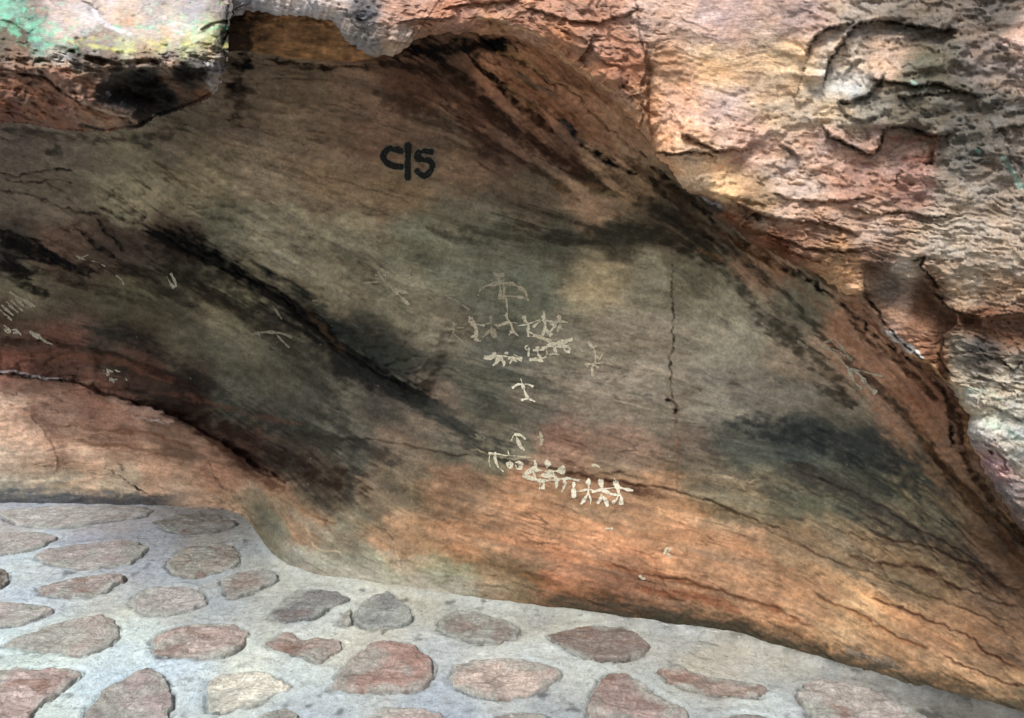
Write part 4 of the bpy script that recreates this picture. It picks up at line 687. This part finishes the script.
def boulder_relief(x, y):
    A = np.full(x.shape, 12.0) + 14 * sm(40, 100, y)
    w1 = fbm(x / 36, y / 22, 131, 4); w2 = fbm(x / 36, y / 22, 141, 4); wx = x + 5 * w1; wy = y + 4 * w2
    s1 = streak(x + 6 * w2, y + 4 * w1, A, 2100, 60, 11, 4); s2 = streak(x, y, A, 2200, 20, 4, 3); rr = streak(x + 9 * w1, y + 6 * w2, A, 2300, 36, 10, 4, ridged)
    rag = sm(44, 54, y) * sm(76, 66, y) + 0.6 * sm(195, 212, x) * sm(40, 52, y); smooth = sm(50, 30, y)
    H = (1 - 0.7 * smooth) * (0.018 * s1 + 0.006 * s2 + 0.010 * rr) + rag * (0.03 * np.clip(rr, -0.5, 1) + 0.008 * s2) + 0.003 * fbm(x / 6, y / 5, 57, 3) + 0.035 * fbm(x / 90, y / 60, 68, 2) + 0.004 * rr
    H += 0.030 * fbm(x / 30 + w2, y / 16 + w1, 2700, 4) * (1 - 0.5 * smooth)
    lump = ridged(x / 11, y / 8, 2710, 3); bk = sm(26, 8, np.hypot((x - 145) / 1.9, y - 92)); H -= 0.05 * bk - 0.012 * lump * (bk + sm(200, 214, x) * sm(34, 48, y))
    s4 = streak(x + 8 * w1, y + 6 * w2, A, 2400, 80, 14, 4); hue = fbm(x / 26, y / 14, 2500, 4)
    s5 = streak(x, y, A, 2450, 10, 2.4, 2); H += 0.0016 * s5; c1, p1 = cracks(x + 4 * w1, y + 3 * w2, A, 2460, 40, 9, 0.07); H += (0.006 * p1 - 0.006 * c1) * (1 - 0.5 * smooth)
    col = sat(lin(shep(BCOL, x + 9 * w1 + 4 * s1 + 4 * fbm(x / 6, y / 5, 2740, 3), y + 7 * w2 + 3 * s2 + 4 * fbm(x / 6, y / 5, 2750, 3), 7, 2.8)), 0.8) * np.exp(0.22 * s5 - 0.5 * c1)[..., None] * (0.64 + 0.45 * sm(50, 70, y))[..., None] * np.exp((0.30 * s4 + 0.2 * s2 + 0.25 * fbm(x / 16, y / 10, 2600, 5)) * (1 - 0.5 * smooth))[..., None]
    col = col * np.exp(0.35 * hue * (1 - 0.4 * smooth))[..., None] ** np.array([0.8, 0.1, -0.7])
    col = col * (1 - 0.4 * rag * sm(0.1, -0.5, rr))[..., None]
    li = sm(0.0, 0.35, fbm(x / 10 + w1, y / 6, 2720, 5) + 0.35 * sm(34, 4, np.abs(y - 4 - 0.75 * x)) + 0.22 * sm(10, 0, np.abs(y - 27)) - 0.22) * sm(58, 42, y)
    col = col + (lin((120, 205, 170)) - col) * (0.55 * li)[..., None]
    ly = sm(0.1, 0.45, fbm(x / 12, y / 7, 2730, 5) + 0.3 * sm(16, 0, np.abs(y - 44)) - 0.15) * sm(40, 90, x) * sm(56, 48, y)
    col = col + (lin((215, 215, 120)) - col) * (0.35 * ly)[..., None]
    apply_strokes(col, H, x, y, wx, wy, BSTR)
    return H, col
BL = num('''
-360 112 1.95 -360 60 -300 -230 2.35
-150 118 1.92 -150 70 -150 -230 2.35
0 122 1.90 0 80 0 -230 2.35
30 124 1.90 30 84 20 -230 2.35
60 130 1.90 60 88 40 -230 2.35
90 132 1.90 90 90 70 -230 2.35
112 131 1.91 112 92 90 -230 2.35
140 128 1.92 135 88 120 -230 2.35
150 120 1.93 148 82 140 -230 2.35
175 112 1.95 168 76 160 -230 2.35
200 103 1.97 186 70 180 -230 2.35
214 94 1.99 196 60 200 -230 2.35
222 78 2.01 204 50 215 -230 2.35
228 62 2.02 208 40 225 -230 2.35
222 46 2.03 206 30 230 -230 2.35
231 24 2.05 212 16 246 -230 2.36
234 8 2.08 214 0 258 -230 2.38
236 -20 2.12 216 -26 280 -230 2.4
240 -60 2.2 220 -60 300 -230 2.45''')
NB = 640
Bc = curve(BL, NB); nz = fbm(np.arange(NB) / 12.0, np.zeros(NB), 161, 4)
tg = np.gradient(Bc[:, :2], axis=0); tg /= np.linalg.norm(tg, axis=1)[:, None]; nm = np.c_[tg[:, 1], -tg[:, 0]]
Bc[:, :2] += nm * (nz * 4.0 + 2.5 * fbm(np.arange(NB) / 4.0, np.zeros(NB), 171, 3))[:, None]
prof = TPS(num('''-360 112 1.95;-360 60 1.85;-360 0 1.95;-360 -100 2.2;-150 60 1.84;-150 0 1.95;0 122 1.9;0 90 1.84;0 60 1.82;0 40 1.86;0 0 1.98;60 130 1.9;60 100 1.84;60 60 1.82;60 40 1.88;60 0 2.06;120 128 1.92;120 90 1.88;120 62 1.86;120 44 1.93;120 0 2.14
180 110 1.97;180 80 1.93;180 62 1.91;180 44 1.98;180 0 2.16;225 70 2.02;222 40 2.02;225 10 2.12;-360 -230 2.5;0 -230 2.45;240 -230 2.5;120 -100 2.38;240 -60 2.24;0 -100 2.3'''))
bx_, by_, bt_, bk_ = [], [], [], []
tw_b = np.maximum(wall_rbf(Bc[:, 3], Bc[:, 4]), 2.3)
for k in range(20):
    f = k / 20
    bx_.append(Bc[:, 3] + (Bc[:, 0] - Bc[:, 3]) * f); by_.append(Bc[:, 4] + (Bc[:, 1] - Bc[:, 4]) * f); bt_.append(tw_b + 0.05 + (Bc[:, 2] + 0.05 - tw_b - 0.05) * math.sin(f * math.pi / 2)); bk_.append(f)
for g in np.r_[np.arange(0, 150, 1.1), np.arange(150, 360, 4)] / 360:
    x = Bc[:, 0] + (Bc[:, 5] - Bc[:, 0]) * g; y = Bc[:, 1] + (Bc[:, 6] - Bc[:, 1]) * g
    bx_.append(x); by_.append(y)
    d = g * np.hypot(Bc[:, 5] - Bc[:, 0], Bc[:, 6] - Bc[:, 1])
    # distance from the outline, so the right end rounds off too
    _, De, _, _ = seg_dist(Bc[::8, :2], x, y, 40); De = np.minimum(De, 40)
    p = prof(x, y); bt_.append(p + 0.10 * (1 - np.sqrt(np.clip(1 - (1 - np.clip(De / 20, 0, 1)) ** 2, 0, 1)))); bk_.append(1.0)
BX, BY, BT = map(np.array, (bx_, by_, bt_)); H, bcol = boulder_relief(BX, BY)
BT = BT - H * np.array(bk_)[:, None]
M_BOUL = mat_rock('lichen_sandstone', 0.85, 0.7, 0.25, 95, 0.2)
boul = grid_object('boulder', at(BX, BY, BT), bcol, M_BOUL)
tag(boul, 'pale boulder with turquoise and yellow lichen jutting in at the top left, scorched black underneath', 'boulder')

# ================================================================== PAVING
STONES = [
 ('32 558;50 549;101 543;134 541;148 549;134 562;101 569;60 569', (178, 160, 160), 'wide low lavender flagstone, nearly flush, left of the ring-shaped flagstone', 0.6),
 ('165 566;172 557;185 548;205 544;232 545;241 557;238 567;215 573;195 578;175 575', (150, 132, 118), 'round flagstone with a dark red-brown rim near the rock corner', 1.4),
 ('222 590;221 582;238 573;262 569;276 572;278 580;262 590;235 599;228 599', (168, 156, 148), 'small oval grey-pink flagstone closest to the corner of the wall foot', 0.9),
 ('127 602;135 594;155 588;180 587;203 593;207 604;190 612;165 617;145 616', (166, 152, 150), 'oval grey-lilac flagstone below the round rimmed one', 0.8),
 ('268 618;283 601;297 591;325 590;344 596;349 600;330 610;315 619;290 623', (140, 134, 136), 'pointed slate-grey flagstone by the wall foot, left of the square grey one', 0.8),
 ('38 588;70 580;100 575;122 575;126 580;110 590;90 597;60 597;38 594', (158, 136, 130), 'thin flagstone with rusty chips under the wide lavender one', 1.3),
 ('-20 607;0 604;30 604;50 608;54 612;40 619;20 626;-20 629', (186, 166, 162), 'pale lilac flagstone cut by the left edge at mid paving', 0.7),
 ('2 646;30 634;65 621;100 616;117 621;121 634;110 647;85 656;40 651', (184, 162, 152), 'large smooth pink-beige flagstone tapering to the left', 0.5),
 ('150 655;151 640;170 629;200 624;235 624;249 633;243 647;225 656;190 659;165 657', (180, 148, 138), 'pink flagstone with a rust-red streak along its lower left edge', 1.4),
 ('264 645;275 638;285 632;300 640;320 640;344 644;335 654;320 663;300 657;275 651', (172, 140, 126), 'small ragged pink-brown flagstone with pointed ends', 1.3),
 ('-20 672;20 668;60 668;85 672;70 685;55 698;35 712;20 730;-20 730', (182, 146, 138), 'pink flagstone with a brown chipped patch in the bottom left corner', 1.5),
 ('84 722;85 708;105 690;130 675;150 667;168 680;174 695;172 712;165 730;88 730', (188, 158, 156), 'rose-pink flagstone with a pointed top and dark left rim at the bottom', 0.9),
 ('207 712;206 690;210 680;235 673;265 673;292 686;275 697;255 706;225 713', (212, 196, 174), 'cream flagstone, the palest one', 0.5),
 ('328 692;340 672;360 652;375 643;410 642;425 655;437 664;432 680;420 690;380 693;345 693', (190, 134, 118), 'salmon-red six-sided flagstone at bottom centre', 0.9),
 ('434 630;440 621;455 611;480 613;510 622;521 630;519 638;500 643;470 644;455 636', (142, 122, 112), 'brown oval flagstone just under the wall foot', 0.8),
 ('448 680;455 667;475 660;510 659;540 664;562 672;555 683;535 693;505 700;480 697;455 688', (192, 158, 142), 'salmon-beige half-moon flagstone with a pitted patch', 0.8),
 ('546 637;570 631;600 626;625 627;640 637;652 650;630 661;605 662;580 657;560 647', (146, 118, 106), 'brown flagstone with a grey mortar smear, right of the oval brown one', 1.2),
 ('586 712;592 690;605 675;620 672;635 680;650 690;670 703;690 714;690 740;588 740', (158, 120, 110), 'large dark red-brown flagstone with a cracked face at the bottom edge', 1.1),
 ('353 622;358 608;370 598;387 592;400 600;412 612;413 620;400 627;365 628', (146, 144, 146), 'blue-grey house-shaped flagstone at the wall foot', 0.4),
 ('365 722;380 709;410 708;440 713;455 735;440 750;365 745', (178, 152, 142), 'pinkish flagstone sliver cut by the bottom edge below the salmon ones', 0.8),
 ('155 521;175 515;200 512;225 516;238 524;225 531;190 534;165 530', (150, 140, 132), 'flagstone with dark flaking layers beside the rock corner', 1.6),
 ('-15 570;0 569;10 573;9 583;0 590;-15 590', (110, 84, 76), 'small dark brown stone end at the left edge', 0.9),
 ('0 513;50 507;110 506;152 508;148 516;110 521;60 529;10 524', (176, 166, 168), 'long pale flagstone along the left rock foot', 0.6),
 ('-20 540;10 534;40 532;58 538;44 547;20 553;-20 556', (184, 168, 170), 'pale lavender flagstone at the far left edge', 0.6),
 ('656 672;676 668;710 677;745 682;768 690;760 698;730 697;695 692;668 684', (152, 118, 102), 'long thin red-brown flagstone half buried in mortar', 1.3),
 ('796 694;803 684;830 682;870 689;908 707;930 722;900 745;830 745;806 715', (186, 164, 154), 'pale pink flagstone with brown blotches near the bottom right', 1.5),
 ('262 716;285 711;300 716;300 735;262 735', (120, 108, 100), 'small dark stone end at the bottom edge', 0.8),
 ('338 622;344 614;351 610;352 624;345 627', (170, 146, 136), 'tiny pink chip left of the blue-grey flagstone', 0.5),
 ('480 722;510 714;545 716;560 740;480 745', (150, 140, 132), 'grey-brown flagstone sliver cut by the bottom edge', 0.9),
 ('700 742;712 722;745 715;790 724;800 750', (140, 128, 122), 'flagstone mostly below the frame, right of the large red-brown one', 0.9),
 ('-330 560;-250 545;-180 550;-120 560;-150 580;-260 585', (178, 160, 156), 'lavender flagstone beyond the left edge, far', 0.7),
 ('-300 620;-200 600;-90 605;-60 625;-130 645;-250 650', (180, 150, 140), 'pink flagstone beyond the left edge, near', 0.9),
]
def floor_height(X, Y, px, py):
    h = 0.010 * fbm(X * 2.2, Y * 2.2, 301, 3) + 0.006 * fbm(X * 11, Y * 11, 302, 5) + 0.0012 * fbm(X * 60, Y * 60, 303, 3)
    return h
FC = num('''
0 520 160 162 166;100 530 162 164 170;60 572 170 182 190;20 600 172 188 196;0 640 178 196 192;150 560 158 164 168;200 540 150 152 150;260 560 158 166 164;300 580 166 170 158;200 585 158 164 160;100 606 170 180 178;130 640 182 200 196;60 660 188 206 200;180 670 182 198 198;200 612 166 172 164
260 610 172 174 160;330 632 184 188 170;250 662 188 198 184;310 676 180 194 190;190 700 176 192 192;310 704 166 178 180;440 605 166 166 150;380 640 176 178 166;430 650 172 178 172;500 652 178 182 170;540 620 158 158 142;580 670 172 182 176;440 700 160 172 178;560 706 156 164 162;540 652 180 186 174
640 640 170 170 154;700 650 164 164 150;660 700 166 172 162;720 670 168 166 152;760 704 176 186 178;790 670 164 164 152;850 675 150 152 144;900 690 140 142 136;960 712 120 118 108;20 560 170 190 196;20 660 180 200 192''')
gx = np.r_[np.arange(-4.2, -2.7, 0.05), np.arange(-2.7, 2.0, 0.0058), np.arange(2.0, 3.6, 0.05)]; gy = np.r_[np.arange(-1.6, 1.75, 0.06), np.arange(1.75, 3.75, 0.0062), np.arange(3.75, 4.6, 0.05)]
FX, FY = np.meshgrid(gx, gy); px, py = plan(FX, FY)
FZ = floor_height(FX, FY, px, py)
w1 = fbm(FX * 9, FY * 9, 311, 4); w2 = fbm(FX * 9, FY * 9, 312, 4)
fcol = sat(lin(shep(FC, np.clip(px, -200, 1200), np.clip(py, 500, 800), 18, 2.2)), 0.55) * 0.88 * np.array([1.0, 1.03, 1.06]) * 1.22
brush = fbm(FX * 18 + 2 * w1, FY * 34 + 2 * w2, 3000, 4)
fcol = 0.40 * (fcol / 0.40) ** 1.25; fcol = fcol * np.exp(0.13 * fbm(FX * 6, FY * 6, 313, 5) + 0.10 * brush + 0.24 * fbm(FX * 55, FY * 55, 314, 4))[..., None]
hue = fbm(FX * 3, FY * 3, 315, 4); fcol = fcol * np.exp(0.16 * hue)[..., None] ** np.array([1, 0.3, -0.9])
dirt = sm(0.18, 0.5, fbm(FX * 14, FY * 14, 316, 5)) * sm(-0.1, 0.3, fbm(FX * 2.2, FY * 2.2, 317, 2) + 0.5 * sm(670, 705, py)); fcol = fcol * (1 - 0.6 * dirt)[..., None]
spk = sm(0.35, 0.6, fbm(FX * 55, FY * 70, 318, 2)); pit = sm(0.38, 0.62, fbm(FX * 38, FY * 38, 330, 3)); FZ -= 0.004 * pit; fcol = fcol * (1 - 0.45 * np.maximum(spk * 0.8, pit))[..., None]
FZ += 0.0012 * brush
stone_w = []
for k, (poly, c, lab, ch) in enumerate(STONES):
    P = floor_at(*np.array(num(poly)).T)[:, :2]
    Pc = curve(np.r_[P, P[:1]], 120)[:-1]
    stone_w.append(Pc)
    m, D_, S_, T_ = seg_dist(np.r_[Pc[::2], Pc[:1]], FX, FY, 0.10)
    if not m.any(): continue
    n = fbm(FX[m] * 16, FY[m] * 16, 3100 + k, 3); ins = inside(Pc[::2], FX[m], FY[m])
    d = D_[m]; sd = np.where(ins, -d, d)
    z = FZ[m]; cc = fcol[m]
    z = np.where(sd < -0.006, z * 0.3 - 0.012, z)                                     # bed under the stone
    crack = np.exp(-((sd - 0.002) / 0.0045) ** 2) * sm(-0.35, 0.15, n)
    z -= 0.010 * crack; cc = cc * (1 - 0.55 * crack)[:, None]
    rim = np.exp(-((sd - 0.022) / 0.012) ** 2) * sm(0.2, -0.4, n); z += 0.0035 * rim
    FZ[m] = z; fcol[m] = cc
ALLF = [('0 553;60 542;120 538;200 536', 1.0), ('0 572;60 574;130 570', .8), ('60 525;100 527;150 522', .7), ('700 640;720 645', 1.6), ('250 610;262 606', .8), ('60 612;75 620', .8), ('55 705;80 708', 1.0), ('150 668;190 662', .7), ('690 652;700 657;712 658', 1.2)]
for k, (s, w) in enumerate(ALLF):
    P = floor_at(*curve(num(s), 30).T)[:, :2]; m, D_, S_, T_ = seg_dist(P, FX, FY, 0.04)
    a = np.exp(-(D_[m] / (0.003 * w)) ** 2) * sm(-0.5, 0.2, fbm(FX[m] * 30, FY[m] * 30, 3300 + k, 2)); FZ[m] -= 0.004 * a; fcol[m] = fcol[m] * (1 - 0.55 * a)[:, None]
# darker strip where the mortar meets the rock on the right
byl = np.interp(px, [b[0] for b in BASE], [b[1] for b in BASE]); dd = (py - byl)
st = sm(14, 0, dd) * sm(540, 640, px) * sm(-0.3, 0.5, fbm(FX * 12, FY * 12, 319, 4) + 0.1); fcol = fcol * (1 - 0.45 * st)[..., None]
st = sm(40, 0, dd) * sm(800, 900, px); fcol = fcol * (1 - 0.4 * st * (0.6 + 0.8 * fbm(FX * 8, FY * 8, 320, 4)))[..., None]
# mortar coved up against the rock
FZ += 0.012 * sm(9, 0, dd) * sm(240, 280, px)
M_CEM = mat_rock('lime_mortar', 0.85, 1.0, 0.25, 150, 0.15)
path = grid_object('path', np.stack([FX, FY, FZ], -1), fcol, M_CEM); path['kind'] = 'structure'
tag(path, 'pale grey-green mortar bed of the paved path at the foot of the rock')

M_STONE = mat_rock('flagstone', 0.8, 0.9, 0.3, 100, 0.28)
th = np.linspace(0, 2 * np.pi, 120, endpoint=False)[:-1]
for k, (poly, c, lab, ch) in enumerate(STONES):
    P = stone_w[k]; n = len(P); cen = P.mean(0); nr = 46
    jit = fbm(np.cos(np.arange(n) / n * 2 * np.pi) * 3 + k, np.sin(np.arange(n) / n * 2 * np.pi) * 3, 3500 + k, 4)
    P = cen + (P - cen) * (1 + 0.14 * jit)[:, None]
    r = np.linspace(0.0, 1.0, nr) ** 0.8
    G2 = cen + (P - cen)[None] * r[:, None, None]; gx_, gy_ = G2[..., 0], G2[..., 1]
    size = np.sqrt(((P - cen) ** 2).sum(1)).mean()
    edge = (1 - r)[:, None] * np.linalg.norm(P - cen, axis=1)[None]
    fz = floor_height(gx_, gy_, None, None)
    rr_ = ridged(gx_ * 9 + k, gy_ * 14, 3600 + k, 4); sn = fbm(gx_ * 22, gy_ * 22, 3700 + k, 4); ly = fbm(gx_ * 6 + 3 * k, gy_ * 16, 3800 + k, 3)
    step = np.floor(ly * 4) / 4 + sm(0.85, 1, ly * 4 - np.floor(ly * 4)) / 4
    z = fz * 0.4 + 0.0085 + ch * (0.0022 * rr_ + 0.014 * step) + 0.003 * sn + 0.002 * fbm(gx_ * 4, gy_ * 4, 3900 + k, 2)
    z = np.maximum(z, -0.004); z = z - 0.018 * (1 - sm(0, 0.012, edge)) ** 2
    cb = lin(c); cb = sat(cb, 0.5) * (0.84 + 0.12 * math.sin(k * 2.7)) * np.array([0.97, 1.01, 0.99]) * np.array([0.98, 1.01, 1.0]); colr = np.broadcast_to(cb, gx_.shape + (3,)).copy()
    colr *= np.exp(0.35 * fbm(gx_ * 10, gy_ * 10, 4000 + k, 5) + 0.14 * rr_ + 0.22 * fbm(gx_ * 50, gy_ * 50, 4050 + k, 3))[..., None]
    red = sm(0.05, 0.45, fbm(gx_ * 5 + k * 2, gy_ * 9, 4100 + k, 4)) * min(1, 0.6 * ch)
    colr += (lin((116, 86, 72)) * np.exp(0.3 * rr_)[..., None] - colr) * (0.75 * red)[..., None]
    sme = sm(-0.02, 0.4, fbm(gx_ * 7, gy_ * 7, 4200 + k, 4) + 0.30 * (1 - sm(0, 0.05, edge)) - 0.06 + 0.10 * (ch < 0.95) + 0.12 * math.sin(k * 1.9)) * 0.85                      # mortar smeared over the edge
    colr += (lin((150, 157, 150)) - colr) * sme[..., None] * 0.75
    dk = (1 - sm(0, 0.010, edge)) * sm(-0.3, 0.3, sn + 0.1); colr *= (1 - 0.5 * dk)[..., None]
    V = np.stack([gx_, gy_, z], -1)
    skirt = V[-1:].copy(); skirt[..., 2] = -0.05; V = np.concatenate([V, skirt]); colr = np.concatenate([colr, colr[-1:]])
    V[..., :2] -= cen
    o = grid_object('flagstone', V[::-1], colr[::-1], M_STONE, wrap=True); o.location = (cen[0], cen[1], 0)
    tag(o, lab, 'flagstone', 'flagstones set in the mortar path')

# white lime crust in the seam between mortar and rock
def crust(seg, name_parent, seed):
    P = curve(seg, int(abs(seg[-1][0] - seg[0][0]) / 0.9)); n = len(P)
    nz = fbm(P[:, 0] / 7, P[:, 1] / 7, seed, 4); w = np.clip(0.0022 + 0.008 * nz, 0.0006, 0.009)
    Wp = floor_at(P[:, 0], P[:, 1] + 1.2 + 1.5 * fbm(P[:, 0] / 15, P[:, 0] * 0, seed + 5, 3))
    tg = np.gradient(Wp, axis=0); tg[:, 2] = 0; tg /= np.linalg.norm(tg, axis=1)[:, None] + 1e-9
    nrm = np.c_[-tg[:, 1], tg[:, 0], np.zeros(n)]
    rings = []
    for a in np.linspace(0, 2 * np.pi, 8, endpoint=False):
        q = Wp + nrm * (np.cos(a) * w)[:, None]; q[:, 2] += 0.006 + np.sin(a) * w * 0.8 + 0.003 * nz; rings.append(q)
    V = np.stack(rings, 1)
    return V
M_LIME = mat_rock('lime_crust', 0.9, 0.6, 0.2, 300, 0.12, attr=False, color=(0.50, 0.49, 0.45))
sb = [b for b in BASE if 430 <= b[0] <= 1060]
o = grid_object('lime_crust', crust(sb, None, 71), None, M_LIME, parent=wall, wrap=True)

# ground far beyond, behind and beside the rock
me = bpy.data.meshes.new('ground'); s = 150
me.from_pydata([(-s, -s, -0.06), (s, -s, -0.06), (s, s, -0.06), (-s, s, -0.06)], [], [(0, 1, 2, 3)])
me.materials.append(mat_rock('dry_soil', 0.95, 0.5, 0.2, 60, 0.25, attr=False, color=(0.22, 0.16, 0.11)))
g = bpy.data.objects.new('ground', me); C.objects.link(g); g['kind'] = 'structure'

# ================================================================== LIGHT, CAMERA
sc = bpy.context.scene
w = bpy.data.worlds.new('World'); sc.world = w; w.use_nodes = True
nt = w.node_tree; sky = nt.nodes.new('ShaderNodeTexSky'); sky.sky_type = 'NISHITA'; sky.sun_disc = False
SUN_EL, SUN_AZ = rad(54), rad(205)          # azimuth clockwise from +Y: behind the viewer, to the left
sky.sun_elevation = SUN_EL; sky.sun_rotation = SUN_AZ; sky.dust_density = 4.0; sky.air_density = 1.0; sky.ozone_density = 0.5
nt.links.new(sky.outputs[0], nt.nodes['Background'].inputs['Color']); nt.nodes['Background'].inputs['Strength'].default_value = 0.115
sun = bpy.data.lights.new('sun', 'SUN'); sun.energy = 1.9; sun.angle = rad(16); sun.color = (1, 0.97, 0.93)
so = bpy.data.objects.new('sun', sun); C.objects.link(so)
from mathutils import Vector
dv = Vector((math.sin(SUN_AZ) * math.cos(SUN_EL), math.cos(SUN_AZ) * math.cos(SUN_EL), math.sin(SUN_EL)))
so.rotation_euler = dv.to_track_quat('Z', 'Y').to_euler(); so.location = dv * 20
cam = bpy.data.cameras.new('camera'); cam.sensor_width = 36; cam.lens = FOC / 1024 * 36; cam.clip_end = 500; cam.clip_start = 0.05
co = bpy.data.objects.new('camera', cam); C.objects.link(co); co.location = EYE; co.rotation_euler = (math.pi / 2 - PITCH, 0, 0)
sc.camera = co
sc.view_settings.view_transform = 'Standard'; sc.view_settings.look = 'None'; sc.view_settings.exposure = 0.60; sc.view_settings.gamma = 1.0
